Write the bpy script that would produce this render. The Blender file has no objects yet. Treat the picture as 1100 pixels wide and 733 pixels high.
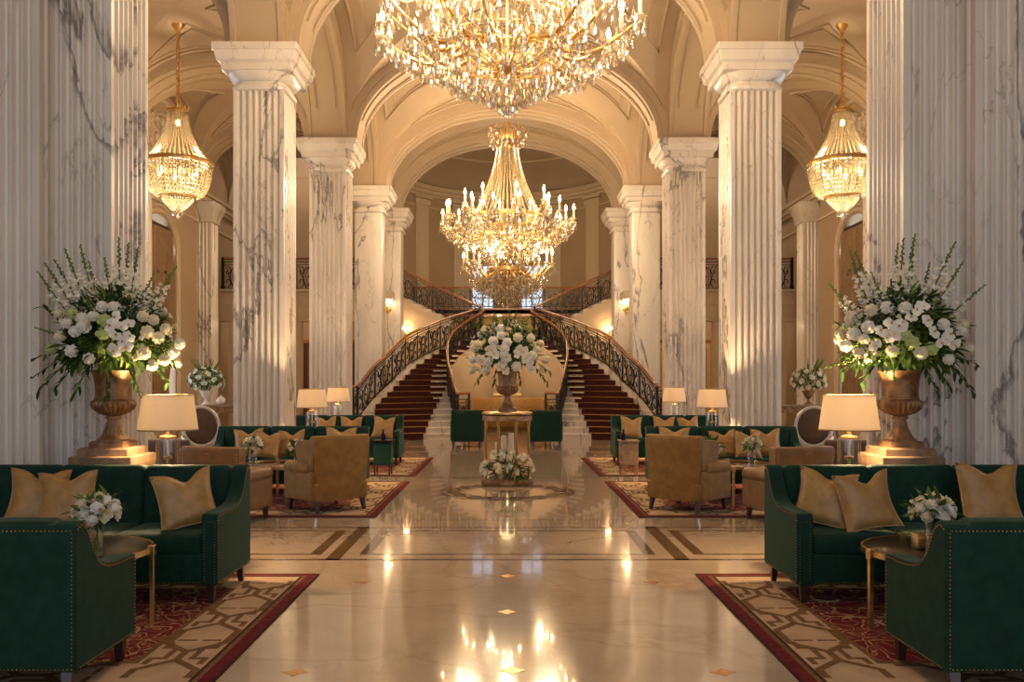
import bpy, bmesh, math, random
from mathutils import Vector, Matrix, Euler
SC = bpy.context.scene
COL = SC.collection
PI = math.pi
F, CX, CY, CH = 935.0, 545.0, 411.0, 1.6
def P(x, y, Y):                       # photo pixel at depth Y -> point in the hall
    return Vector(((x - CX) / F * Y, Y, CH - (y - CY) / F * Y))
def lerp(a, b, t): return a + (b - a) * t
def RZ(a): return Matrix.Rotation(a, 4, 'Z')
def TR(x, y, z): return Matrix.Translation((x, y, z))

# ------------------------------------------------------------------ materials
def new_mat(name):
    m = bpy.data.materials.new(name); m.use_nodes = True
    nt = m.node_tree; b = nt.nodes['Principled BSDF']
    return m, nt, b
def rgba(c): return (c[0], c[1], c[2], 1.0)
def simple(name, col, rough=0.5, metal=0.0, sheen=0.0, coat=0.0, var=0.0, vscale=8.0, bump=0.0, bscale=60.0, spec=0.5, sheen_tint=None):
    m, nt, b = new_mat(name)
    b.inputs['Base Color'].default_value = rgba(col)
    b.inputs['Roughness'].default_value = rough
    b.inputs['Metallic'].default_value = metal
    b.inputs['Specular IOR Level'].default_value = spec
    b.inputs['Sheen Weight'].default_value = sheen
    b.inputs['Sheen Roughness'].default_value = 0.4
    if sheen_tint: b.inputs['Sheen Tint'].default_value = rgba(sheen_tint)
    b.inputs['Coat Weight'].default_value = coat
    g = nt.nodes.new('ShaderNodeNewGeometry')
    if var:
        n = nt.nodes.new('ShaderNodeTexNoise'); n.inputs['Scale'].default_value = vscale; n.inputs['Detail'].default_value = 4
        nt.links.new(g.outputs['Position'], n.inputs['Vector'])
        r = nt.nodes.new('ShaderNodeValToRGB')
        r.color_ramp.elements[0].position = 0.3; r.color_ramp.elements[1].position = 0.7
        r.color_ramp.elements[0].color = rgba([c * (1 - var) for c in col])
        r.color_ramp.elements[1].color = rgba([min(1, c * (1 + var)) for c in col])
        nt.links.new(n.outputs['Fac'], r.inputs['Fac']); nt.links.new(r.outputs['Color'], b.inputs['Base Color'])
    if bump:
        n2 = nt.nodes.new('ShaderNodeTexNoise'); n2.inputs['Scale'].default_value = bscale
        nt.links.new(g.outputs['Position'], n2.inputs['Vector'])
        bp = nt.nodes.new('ShaderNodeBump'); bp.inputs['Strength'].default_value = bump; bp.inputs['Distance'].default_value = 0.01
        nt.links.new(n2.outputs['Fac'], bp.inputs['Height']); nt.links.new(bp.outputs['Normal'], b.inputs['Normal'])
    return m
def emit(name, col, strength, sample=False):
    m = bpy.data.materials.new(name); m.use_nodes = True; nt = m.node_tree; nt.nodes.clear()
    o = nt.nodes.new('ShaderNodeOutputMaterial'); e = nt.nodes.new('ShaderNodeEmission')
    e.inputs['Color'].default_value = rgba(col); e.inputs['Strength'].default_value = strength
    nt.links.new(e.outputs[0], o.inputs[0])
    if not sample: m.cycles.emission_sampling = 'NONE'
    return m
def marble(name, base, vein, fine, rough, vscale=0.5, stretch=(1, 1, 0.45), strength=1.0, coat=0.0, width=0.018):
    m, nt, b = new_mat(name); L = nt.links.new; N = nt.nodes.new
    g = N('ShaderNodeNewGeometry'); mp = N('ShaderNodeMapping'); mp.inputs['Scale'].default_value = stretch
    mp.inputs['Rotation'].default_value = (0.25, 0.35, 0.2)
    L(g.outputs['Position'], mp.inputs['Vector'])
    def vein_layer(scale, w, dist, detail):
        n = N('ShaderNodeTexNoise'); n.inputs['Scale'].default_value = scale; n.inputs['Detail'].default_value = detail
        n.inputs['Roughness'].default_value = 0.54; n.inputs['Distortion'].default_value = dist
        L(mp.outputs['Vector'], n.inputs['Vector'])
        r = N('ShaderNodeValToRGB'); e = r.color_ramp.elements
        e[0].position = 0.5 - w * 2.2; e[0].color = (0, 0, 0, 1); e[1].position = 0.5; e[1].color = (1, 1, 1, 1)
        k = e.new(0.5 + w * 0.7); k.color = (0, 0, 0, 1)
        L(n.outputs['Fac'], r.inputs['Fac']); return r.outputs['Color']
    big = vein_layer(vscale, width, 0.6, 9); small = vein_layer(vscale * 2.6, width * 0.8, 0.9, 8)
    mask = N('ShaderNodeTexNoise'); mask.inputs['Scale'].default_value = vscale * 1.3; L(g.outputs['Position'], mask.inputs['Vector'])
    mr = N('ShaderNodeValToRGB'); mr.color_ramp.elements[0].position = 0.36; mr.color_ramp.elements[1].position = 0.56
    L(mask.outputs['Fac'], mr.inputs['Fac'])
    mul = N('ShaderNodeMath'); mul.operation = 'MULTIPLY'; L(small, mul.inputs[0]); L(mr.outputs['Color'], mul.inputs[1])
    cloud = N('ShaderNodeTexNoise'); cloud.inputs['Scale'].default_value = vscale * 4; cloud.inputs['Detail'].default_value = 6; L(mp.outputs['Vector'], cloud.inputs['Vector'])
    cr = N('ShaderNodeValToRGB'); cr.color_ramp.elements[0].position = 0.35; cr.color_ramp.elements[1].position = 0.7
    cr.color_ramp.elements[0].color = rgba([c * 0.84 for c in base]); cr.color_ramp.elements[1].color = rgba(base); L(cloud.outputs['Fac'], cr.inputs['Fac'])
    def mix(fac, k, a, col):
        s = N('ShaderNodeMath'); s.operation = 'MULTIPLY'; s.inputs[1].default_value = k * strength; L(fac, s.inputs[0])
        x = N('ShaderNodeMix'); x.data_type = 'RGBA'; L(s.outputs[0], x.inputs[0]); L(a, x.inputs[6]); x.inputs[7].default_value = rgba(col); return x.outputs[2]
    c = mix(mul.outputs[0], 0.75, cr.outputs['Color'], fine); c = mix(big, 0.85, c, vein)
    L(c, b.inputs['Base Color']); b.inputs['Roughness'].default_value = rough; b.inputs['Coat Weight'].default_value = coat; b.inputs['Coat Roughness'].default_value = 0.03
    return m
def translucent(name, col, trans, rough=0.6):
    m = bpy.data.materials.new(name); m.use_nodes = True; nt = m.node_tree; nt.nodes.clear()
    o = nt.nodes.new('ShaderNodeOutputMaterial'); d = nt.nodes.new('ShaderNodeBsdfDiffuse'); t = nt.nodes.new('ShaderNodeBsdfTranslucent'); x = nt.nodes.new('ShaderNodeMixShader')
    d.inputs['Color'].default_value = rgba(col); t.inputs['Color'].default_value = rgba(col); x.inputs[0].default_value = trans
    nt.links.new(d.outputs[0], x.inputs[1]); nt.links.new(t.outputs[0], x.inputs[2]); nt.links.new(x.outputs[0], o.inputs[0]); return m
def thin_glass(name, col, transp, rough=0.03, transl=0.0):
    m = bpy.data.materials.new(name); m.use_nodes = True; nt = m.node_tree; nt.nodes.clear(); N = nt.nodes.new; L = nt.links.new
    o = N('ShaderNodeOutputMaterial'); g = N('ShaderNodeBsdfGlossy'); g.inputs['Roughness'].default_value = rough; g.inputs['Color'].default_value = rgba(col)
    t = N('ShaderNodeBsdfTransparent'); t.inputs['Color'].default_value = rgba([0.5 + 0.5 * c for c in col]); x = N('ShaderNodeMixShader')
    fr = N('ShaderNodeLayerWeight'); fr.inputs['Blend'].default_value = 0.5; pw = N('ShaderNodeMath'); pw.operation = 'POWER'; pw.inputs[1].default_value = 3.5; L(fr.outputs['Facing'], pw.inputs[0])
    mm = N('ShaderNodeMath'); mm.operation = 'MULTIPLY_ADD'; mm.inputs[1].default_value = 0.75; mm.inputs[2].default_value = 1 - transp; mm.use_clamp = True
    L(pw.outputs[0], mm.inputs[0]); L(mm.outputs[0], x.inputs[0]); L(t.outputs[0], x.inputs[1])
    if transl:
        tl = N('ShaderNodeBsdfTranslucent'); tl.inputs['Color'].default_value = rgba([c * 0.5 for c in col]); g.inputs['Color'].default_value = rgba([c * 0.8 for c in col]); y = N('ShaderNodeMixShader'); y.inputs[0].default_value = transl
        L(g.outputs[0], y.inputs[1]); L(tl.outputs[0], y.inputs[2]); L(y.outputs[0], x.inputs[2])
    else: L(g.outputs[0], x.inputs[2])
    L(x.outputs[0], o.inputs[0]); return m

M = {}
M['marble'] = marble('veined_white_marble', (0.70, 0.625, 0.53), (0.12, 0.095, 0.085), (0.30, 0.245, 0.20), 0.28, 0.40, (1.25, 1.25, 0.42), 1.0, 0.0, 0.0065)
M['floor'] = marble('polished_cream_marble', (0.53, 0.405, 0.285), (0.34, 0.23, 0.15), (0.38, 0.27, 0.18), 0.11, 0.6, (1, 1, 1), 0.55, 0.5, 0.014)
M['inlay'] = marble('brown_inlay_marble', (0.12, 0.065, 0.03), (0.26, 0.16, 0.08), (0.05, 0.025, 0.012), 0.1, 1.5, (1, 1, 1), 0.8, 0.4)
M['brass_inlay'] = simple('brass_inlay', (0.55, 0.30, 0.09), 0.25, 0.9)
M['paint'] = simple('cream_paint', (0.39, 0.285, 0.175), 0.6, var=0.04, vscale=0.8)
M['paint_dark'] = simple('tan_paint', (0.38, 0.26, 0.145), 0.6, var=0.05, vscale=0.8)
M['panel_cream'] = simple('pale_panel_paint', (0.54, 0.42, 0.28), 0.5)
M['olive'] = simple('ochre_wall', (0.42, 0.29, 0.10), 0.6)
M['green'] = simple('green_velvet', (0.0032, 0.0265, 0.0145), 0.75, sheen=0.13, var=0.25, vscale=14, bump=0.08, bscale=300, spec=0.2, sheen_tint=(0.3, 0.6, 0.42))
M['gold_velvet'] = simple('gold_velvet', (0.235, 0.125, 0.034), 0.7, sheen=0.2, var=0.18, vscale=9, bump=0.08, bscale=300, spec=0.2, sheen_tint=(0.9, 0.7, 0.4))
M['tan_velvet'] = simple('tan_leather', (0.20, 0.105, 0.04), 0.5, var=0.15, vscale=9)
M['brown_velvet'] = simple('brown_velvet', (0.085, 0.045, 0.022), 0.7, sheen=0.3, var=0.15)
M['satin'] = simple('gold_satin', (0.36, 0.195, 0.052), 0.46, 0.05, sheen=0.15, var=0.18, vscale=12, bump=0.55, bscale=14)
M['wood'] = simple('dark_wood', (0.035, 0.014, 0.009), 0.3, coat=0.3)
M['rail_wood'] = simple('mahogany_handrail', (0.30, 0.115, 0.035), 0.25, coat=0.5)
M['iron'] = simple('wrought_iron', (0.022, 0.016, 0.012), 0.4, 0.5)
M['brass'] = simple('aged_brass', (0.60, 0.37, 0.14), 0.3, 1.0, var=0.2, vscale=20)
M['gilt'] = simple('gilt_metal', (0.85, 0.52, 0.17), 0.28, 1.0)
M['bronze'] = simple('bronze_urn', (0.24, 0.125, 0.05), 0.45, 0.45, var=0.5, vscale=12, bump=0.2, bscale=30)
M['stonewood'] = simple('brown_stone', (0.22, 0.13, 0.068), 0.5, var=0.35, vscale=14, bump=0.1)
M['black_glass'] = simple('black_glass', (0.010, 0.008, 0.006), 0.3, spec=0.10)
M['crystal'] = thin_glass('cut_crystal', (1.0, 0.93, 0.80), 0.55, 0.12, 0.22)
M['bead'] = thin_glass('crystal_bead', (1.0, 0.86, 0.62), 0.30, 0.18, 0.65)
M['glass'] = thin_glass('clear_glass', (1, 1, 1), 0.95, 0.02)
M['pane'] = thin_glass('window_pane', (0.9, 0.95, 1.0), 0.97, 0.02)
M['wax'] = translucent('candle_wax', (0.9, 0.8, 0.62), 0.35)
M['flame'] = emit('candle_flame', (1.0, 0.66, 0.30), 40.0)
M['lampbulb'] = emit('lamp_bulb', (1.0, 0.7, 0.36), 12.0)
M['shade'] = translucent('linen_shade', (0.90, 0.80, 0.66), 0.70)
M['petal'] = translucent('white_petal', (0.84, 0.80, 0.68), 0.25)
M['petal_cream'] = translucent('cream_petal', (0.83, 0.74, 0.50), 0.25)
M['petal_green'] = translucent('pale_green_petal', (0.55, 0.60, 0.24), 0.25)
M['petal_mint'] = translucent('cool_white_petal', (0.66, 0.84, 0.76), 0.25)
M['petal_core'] = translucent('flower_eye', (0.62, 0.40, 0.12), 0.1)
M['leaf'] = translucent('dark_leaf', (0.045, 0.085, 0.022), 0.3)
M['leaf_light'] = translucent('fresh_leaf', (0.14, 0.21, 0.05), 0.3)
M['stem'] = translucent('flower_stem', (0.15, 0.20, 0.055), 0.15)
M['curtain'] = simple('bronze_curtain', (0.20, 0.11, 0.04), 0.7, sheen=0.3, var=0.15)
M['sheer'] = translucent('sheer_curtain', (0.85, 0.85, 0.85), 0.6)
M['oval_frame'] = simple('silvered_frame', (0.62, 0.55, 0.46), 0.35, 0.3)
M['dark_door'] = simple('dark_doorway', (0.06, 0.024, 0.010), 0.4)
M['rug_red'] = simple('rug_red', (0.115, 0.013, 0.014), 0.95, var=0.3, vscale=20, bump=0.2, bscale=500, spec=0.1)
M['rug_brown'] = simple('rug_brown', (0.16, 0.085, 0.035), 0.95, var=0.3, vscale=25, bump=0.2, bscale=500, spec=0.1)
M['rug_cream'] = simple('rug_cream', (0.43, 0.295, 0.18), 0.95, var=0.12, vscale=6, bump=0.2, bscale=500, spec=0.1)
M['rug_dark'] = simple('rug_dark_edge', (0.055, 0.020, 0.012), 0.95, bump=0.2, bscale=500, spec=0.1)
def pattern(name, cols, scale, dist, coord='Position', rough=0.95):
    m, nt, b = new_mat(name); N = nt.nodes.new; L = nt.links.new
    g = N('ShaderNodeNewGeometry'); n = N('ShaderNodeTexNoise'); n.inputs['Scale'].default_value = scale * 0.6; n.inputs['Detail'].default_value = 1
    L(g.outputs['Position'], n.inputs['Vector'])
    mx = N('ShaderNodeMix'); mx.data_type = 'RGBA'; mx.blend_type = 'ADD'; mx.inputs[0].default_value = dist; L(g.outputs['Position'], mx.inputs[6]); L(n.outputs['Color'], mx.inputs[7])
    v = N('ShaderNodeTexVoronoi'); v.feature = 'DISTANCE_TO_EDGE'; v.inputs['Scale'].default_value = scale; L(mx.outputs[2], v.inputs['Vector'])
    v2 = N('ShaderNodeTexVoronoi'); v2.inputs['Scale'].default_value = scale * 1.7; L(mx.outputs[2], v2.inputs['Vector'])
    s = N('ShaderNodeMath'); s.operation = 'MULTIPLY'; L(v.outputs['Distance'], s.inputs[0]); L(v2.outputs['Distance'], s.inputs[1])
    r = N('ShaderNodeValToRGB'); r.color_ramp.interpolation = 'CONSTANT'; e = r.color_ramp.elements
    for i, (p, c) in enumerate(cols):
        k = e[i] if i < 2 else e.new(p)
        k.position = p; k.color = rgba(c)
    L(s.outputs[0], r.inputs['Fac']); L(r.outputs['Color'], b.inputs['Base Color']); b.inputs['Roughness'].default_value = rough; b.inputs['Specular IOR Level'].default_value = 0.1
    return m
M['rug_field'] = pattern('rug_floral_field', [(0.0, (0.36, 0.22, 0.10)), (0.012, (0.135, 0.016, 0.020)), (0.10, (0.30, 0.17, 0.08)), (0.125, (0.135, 0.016, 0.020))], 5.5, 0.5)
M['runner'] = pattern('stair_runner', [(0.0, (0.050, 0.012, 0.008)), (0.04, (0.022, 0.007, 0.005)), (0.1, (0.060, 0.018, 0.010))], 14.0, 0.2)
M['scroll_inlay'] = pattern('scroll_inlay_marble', [(0.0, (0.13, 0.075, 0.04)), (0.02, (0.42, 0.29, 0.18)), (0.08, (0.15, 0.085, 0.045)), (0.12, (0.42, 0.29, 0.18))], 9.0, 0.4, rough=0.12)
M['mosaic'] = pattern('frieze_relief_stone', [(0.0, (0.50, 0.38, 0.25)), (0.05, (0.60, 0.47, 0.32))], 6.0, 0.2, rough=0.7)
M['ceramic'] = simple('white_ceramic', (0.75, 0.70, 0.62), 0.2)
M['silver'] = simple('silver_tray', (0.7, 0.68, 0.64), 0.15, 1.0)
M['sconce_glow'] = emit('sconce_candle_bulb', (1.0, 0.66, 0.30), 45.0)

# ------------------------------------------------------------------ mesh builder
class MB:
    def __init__(s): s.v = []; s.f = []; s.m = []; s.mi = 0
    def add(s, vs, fs, T=None):
        b = len(s.v)
        if T is None: s.v.extend(tuple(p) for p in vs)
        else: s.v.extend(tuple(T @ Vector(p)) for p in vs)
        s.f.extend(tuple(b + i for i in f) for f in fs); s.m.extend([s.mi] * len(fs)); return s
    def box(s, c, d, T=None):
        x, y, z = c; a, b, e = d[0] / 2, d[1] / 2, d[2] / 2
        vs = [(x + i * a, y + j * b, z + k * e) for k in (-1, 1) for j in (-1, 1) for i in (-1, 1)]
        return s.add(vs, [(0, 2, 3, 1), (4, 5, 7, 6), (0, 1, 5, 4), (2, 6, 7, 3), (0, 4, 6, 2), (1, 3, 7, 5)], T)
    def span(s, x0, x1, y0, y1, z0, z1, T=None):
        return s.box(((x0 + x1) / 2, (y0 + y1) / 2, (z0 + z1) / 2), (abs(x1 - x0), abs(y1 - y0), abs(z1 - z0)), T)
    def rbox(s, c, d, r, n=4, T=None, puff=(0, 0, 0)):
        h = [k / 2 for k in d]; r = min(r, min(h) * 0.999); vs = []; idx = {}; fs = []
        def axis(hh):
            a = [-hh + r * (1 - math.cos(i / n * PI / 2)) for i in range(n)]
            mid = [lerp(-hh + r, hh - r, i / 4) for i in range(5)]
            return a + mid + [-q for q in reversed(a)]
        ax = [axis(q) for q in h]; cnt = [len(a) for a in ax]
        def V(i, j, k):
            if (i, j, k) in idx: return idx[(i, j, k)]
            p = Vector((ax[0][i], ax[1][j], ax[2][k]))
            q = Vector([max(-(h[t] - r), min(h[t] - r, p[t])) for t in range(3)]); dd = p - q
            if dd.length > 1e-9:
                dd.normalize(); p = q + dd * r
            for t in range(3):
                if puff[t]:
                    o = [u for u in range(3) if u != t]
                    w = max(0, 1 - (p[o[0]] / h[o[0]]) ** 2) * max(0, 1 - (p[o[1]] / h[o[1]]) ** 2)
                    p[t] += math.copysign(1, p[t]) * puff[t] * w * (abs(p[t]) / h[t])
            idx[(i, j, k)] = len(vs); vs.append((p.x + c[0], p.y + c[1], p.z + c[2])); return idx[(i, j, k)]
        X, Y, Z = [q - 1 for q in cnt]
        for i in range(X):
            for j in range(Y):
                for k in (0, Z): fs.append((V(i, j, k), V(i + 1, j, k), V(i + 1, j + 1, k), V(i, j + 1, k)))
        for i in range(X):
            for k in range(Z):
                for j in (0, Y): fs.append((V(i, j, k), V(i + 1, j, k), V(i + 1, j, k + 1), V(i, j, k + 1)))
        for j in range(Y):
            for k in range(Z):
                for i in (0, X): fs.append((V(i, j, k), V(i, j + 1, k), V(i, j + 1, k + 1), V(i, j, k + 1)))
        return s.add(vs, fs, T)
    def lathe(s, prof, seg=24, c=(0, 0, 0), T=None, a0=0.0, a1=2 * PI, ripple=None):
        full = abs(a1 - a0 - 2 * PI) < 1e-6; n = seg if full else seg + 1; vs = []; fs = []
        for r, z in prof:
            for i in range(n):
                a = a0 + (a1 - a0) * i / seg; rr = r * (ripple(a, z) if ripple else 1)
                vs.append((c[0] + rr * math.cos(a), c[1] + rr * math.sin(a), c[2] + z))
        for k in range(len(prof) - 1):
            for i in range(seg):
                j = (i + 1) % n if full else i + 1
                fs.append((k * n + i, k * n + j, (k + 1) * n + j, (k + 1) * n + i))
        return s.add(vs, fs, T)
    def tube(s, pts, r, seg=6, closed=False, T=None):
        pts = [Vector(p) for p in pts]; n = len(pts); vs = []; fs = []; up = None
        for i, p in enumerate(pts):
            d = (pts[(i + 1) % n] - pts[i - 1]) if closed else (pts[min(i + 1, n - 1)] - pts[max(i - 1, 0)])
            if d.length < 1e-9: d = Vector((0, 0, 1))
            d.normalize()
            if up is None: up = Vector((0, 0, 1)) if abs(d.z) < 0.9 else Vector((1, 0, 0))
            u = (up - d * up.dot(d))
            if u.length < 1e-6: u = d.orthogonal()
            u.normalize(); w = d.cross(u); up = u; rr = r(i / max(1, n - 1)) if callable(r) else r
            for k in range(seg):
                a = 2 * PI * (k + 0.5) / seg; vs.append(p + u * (math.cos(a) * rr) + w * (math.sin(a) * rr))
        for i in range(n if closed else n - 1):
            for k in range(seg):
                a, b = i * seg + k, i * seg + (k + 1) % seg; j = ((i + 1) % n) * seg
                fs.append((a, b, j + (k + 1) % seg, j + k))
        if not closed: fs.append(tuple(range(seg))); fs.append(tuple((n - 1) * seg + k for k in range(seg)))
        return s.add(vs, fs, T)
    def prism(s, poly, lo, hi, plane='XY', T=None):
        n = len(poly); vs = []
        for t in (lo, hi):
            for a, b in poly: vs.append((a, b, t) if plane == 'XY' else (t, a, b) if plane == 'YZ' else (a, t, b))
        fs = [tuple(range(n)), tuple(range(n, 2 * n))] + [(i, (i + 1) % n, n + (i + 1) % n, n + i) for i in range(n)]
        return s.add(vs, fs, T)
    def loft(s, rings, T=None, cap=True, closed=True):
        n = len(rings[0]); vs = [p for r in rings for p in r]; fs = []
        for k in range(len(rings) - 1):
            for i in range(n if closed else n - 1):
                j = (i + 1) % n; fs.append((k * n + i, k * n + j, (k + 1) * n + j, (k + 1) * n + i))
        if cap and closed: fs.append(tuple(range(n))); fs.append(tuple((len(rings) - 1) * n + i for i in range(n)))
        return s.add(vs, fs, T)
    def ball(s, c, r, seg=8, rings=6, sc=(1, 1, 1), T=None):
        vs = [(c[0], c[1], c[2] - r * sc[2])]; fs = []
        for k in range(1, rings):
            a = PI * k / rings - PI / 2
            for i in range(seg):
                b = 2 * PI * i / seg; vs.append((c[0] + r * sc[0] * math.cos(a) * math.cos(b), c[1] + r * sc[1] * math.cos(a) * math.sin(b), c[2] + r * sc[2] * math.sin(a)))
        vs.append((c[0], c[1], c[2] + r * sc[2])); t = len(vs) - 1
        for i in range(seg): fs.append((0, 1 + (i + 1) % seg, 1 + i)); fs.append((t, t - seg + i, t - seg + (i + 1) % seg))
        for k in range(rings - 2):
            for i in range(seg):
                a = 1 + k * seg + i; b = 1 + k * seg + (i + 1) % seg; fs.append((a, b, b + seg, a + seg))
        return s.add(vs, fs, T)
    def bead(s, c, r, zs=1.0):
        x, y, z = c
        return s.add([(x, y, z - r * zs), (x + r, y, z), (x, y + r, z), (x - r, y, z), (x, y - r, z), (x, y, z + r * zs)],
                     [(0, 2, 1), (0, 3, 2), (0, 4, 3), (0, 1, 4), (5, 1, 2), (5, 2, 3), (5, 3, 4), (5, 4, 1)])
    def mesh(s, name, mats, smooth=True, angle=38, fix=True):
        me = bpy.data.meshes.new(name); me.from_pydata(s.v, [], s.f); mats = mats if isinstance(mats, (list, tuple)) else [mats]
        for m in mats: me.materials.append(M[m] if isinstance(m, str) else m)
        if len(mats) > 1: me.polygons.foreach_set('material_index', s.m)
        if fix:
            b = bmesh.new(); b.from_mesh(me); bmesh.ops.recalc_face_normals(b, faces=b.faces); b.to_mesh(me); b.free()
        if smooth:
            me.polygons.foreach_set('use_smooth', [True] * len(me.polygons)); me.set_sharp_from_angle(angle=math.radians(angle))
        me.update(); return me
    def build(s, name, mats, parent=None, smooth=True, angle=38, bevel=0.0, fix=True):
        o = bpy.data.objects.new(name, s.mesh(name, mats, smooth, angle, fix)); COL.objects.link(o)
        if parent: o.parent = parent
        if bevel:
            b = o.modifiers.new('bevel', 'BEVEL'); b.width = bevel; b.segments = 3; b.limit_method = 'ANGLE'; b.angle_limit = math.radians(40); b.harden_normals = False
        return o
def put(name, me, parent=None, T=None):
    o = bpy.data.objects.new(name, me); COL.objects.link(o)
    if parent: o.parent = parent
    if T is not None: o.matrix_local = T
    return o
def tag(o, label, cat, group=None, kind=None):
    o['label'] = label; o['category'] = cat
    if group: o['group'] = group
    if kind: o['kind'] = kind
    return o
def thing(name, label, cat, loc=(0, 0, 0), rz=0.0, group=None):
    o = bpy.data.objects.new(name, None); COL.objects.link(o); o.location = loc; o.rotation_euler = (0, 0, rz); o.empty_display_size = 0.1
    return tag(o, label, cat, group)
def structure(o): o['kind'] = 'structure'; return o
def copy_tree(o, parent=None):
    c = o.copy(); COL.objects.link(c)
    if parent: c.parent = parent
    for ch in list(o.children): copy_tree(ch, c)
    return c
def lamp(name, loc, energy, col=(1.0, 0.75, 0.47), radius=0.08, kind='POINT', parent=None):
    d = bpy.data.lights.new(name, kind); d.energy = energy; d.color = col
    if kind == 'POINT': d.shadow_soft_size = radius
    o = bpy.data.objects.new(name, d); COL.objects.link(o); o.location = loc
    if parent: o.parent = parent
    return o
SIDE = {-1: 'left', 1: 'right'}
# ================================================================== the hall
ZS = 7.1                                   # springing height
PX = 4.09                                  # pier centre line
PIERS = [8.49, 14.72, 20.22, 24.98, 28.1]  # pier centres along the hall
HB = 0.49                                  # half width of the blocks over the capitals
def ell(a, b, t): return (a * math.cos(t), b * math.sin(t))
WALL_X = 8.9

# floor
structure(MB().span(-10.5, 10.5, -4, 38, -0.2, 0).build('floor', 'floor', smooth=False))
fl = MB()
def strip(mb, x0, x1, y0, y1, z=0.0015): mb.span(x0, x1, y0, y1, -0.002, z)
def band(y0, y1, yi0, yi1, t):
    mb = MB()
    strip(mb, -8.9, 8.9, y0, y0 + t); strip(mb, -8.9, 8.9, y1 - t, y1)
    for s in (-1, 1):
        strip(mb, s * 1.515, s * 1.645, y0, y1)
        for xx in (1.27, 1.73): strip(mb, s * xx, s * (xx + 0.105), yi0, yi1)
        strip(mb, s * 1.835, s * 8.9, yi0, yi0 + t * 0.8); strip(mb, s * 1.835, s * 8.9, yi1 - t * 0.8, yi1)
    strip(mb, -1.27, 1.27, yi0, yi0 + t * 0.8); strip(mb, -1.27, 1.27, yi1 - t * 0.8, yi1)
    return mb
structure(band(7.83, 9.62, 8.08, 9.40, 0.055).build('trim_1', 'inlay', smooth=False))
structure(band(18.9, 21.0, 19.2, 20.7, 0.06).build('trim_2', 'inlay', smooth=False))
mb = MB(); strip(mb, -1.5, 1.5, 14.55, 14.63); strip(mb, -1.5, 1.5, 10.1, 10.13); strip(mb, -1.5, 1.5, 23.6, 23.7)
structure(mb.build('trim_3', 'inlay', smooth=False))
mb = MB()                                  # brass stars let into the marble
for x, y in ((0, 7.19), (0, 6.06), (0.03, 4.83), (-1.16, 6.97), (1.16, 6.97), (-1.17, 4.8), (1.19, 4.8), (-1.42, 10.5), (1.42, 10.5), (0, 10.4)):
    pts = []
    for k in range(8):
        a = k * PI / 4; r = 0.075 if k % 2 == 0 else 0.042; pts.append((x + r * math.cos(a), y + r * 0.9 * math.sin(a)))
    mb.prism(pts, -0.002, 0.002)
structure(mb.build('trim_4', 'brass_inlay', smooth=False))
mb = MB()                                  # round scrolled medallion
def ringflat(mb, r0, r1, c, z, n=64):
    vs = []
    for r in (r0, r1):
        for i in range(n): vs.append((c[0] + r * math.cos(2 * PI * i / n), c[1] + r * math.sin(2 * PI * i / n), z))
    mb.add(vs, [(i, (i + 1) % n, n + (i + 1) % n, n + i) for i in range(n)])
c0 = (0, 12.75)
mb.mi = 0; ringflat(mb, 0.94, 0.99, c0, 0.002); ringflat(mb, 0.585, 0.625, c0, 0.002)
mb.mi = 1; ringflat(mb, 0.625, 0.95, c0, 0.002)
mb.mi = 0; ringflat(mb, 0.0, 0.12, c0, 0.002)
for k in range(16):
    a = 2 * PI * k / 16
    for sgn in (-1, 1):
        pts = []
        for i in range(14):
            t = i / 13; rr = 0.785 + 0.11 * math.sin(t * PI) * sgn * (1 - 0.3 * t); aa = a + t * 0.36
            pts.append((c0[0] + rr * math.cos(aa), c0[1] + rr * math.sin(aa), 0.0022))
        mb.tube(pts, 0.015, 4)
structure(mb.build('trim_5', ['inlay', 'scroll_inlay'], smooth=False))

# ---------------------------------------------------------------- piers
def fluted(h, n, z0, z1, corner=0.055, depth=0.045):
    ring = []
    def face(rot):
        w = (2 * h - 2 * corner) / n; out = [(-h, -h)]
        for i in range(n):
            x0 = -h + corner + i * w; fil = w * 0.12
            for k in range(7):
                t = k / 6; x = x0 + fil + (w - 2 * fil) * t; d = depth * math.sin(t * PI) ** 0.7 if 0 < k < 6 else 0
                out.append((x, -h + d))
        c, s_ = math.cos(rot), math.sin(rot)
        return [(x * c - y * s_, x * s_ + y * c) for x, y in out]
    for r in range(4): ring += face(r * PI / 2)
    return [[(x, y, z) for x, y in ring] for z in (z0, z1)]
def rsq(h, fr, z, n=8):
    r = h * fr; out = []
    for q in range(4):
        cx, cy = [(1, 1), (-1, 1), (-1, -1), (1, -1)][q]
        for i in range(n):
            a = q * PI / 2 + PI / 2 * i / (n - 1); out.append((cx * (h - r) + r * math.cos(a), cy * (h - r) + r * math.sin(a), z))
    return out
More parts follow.
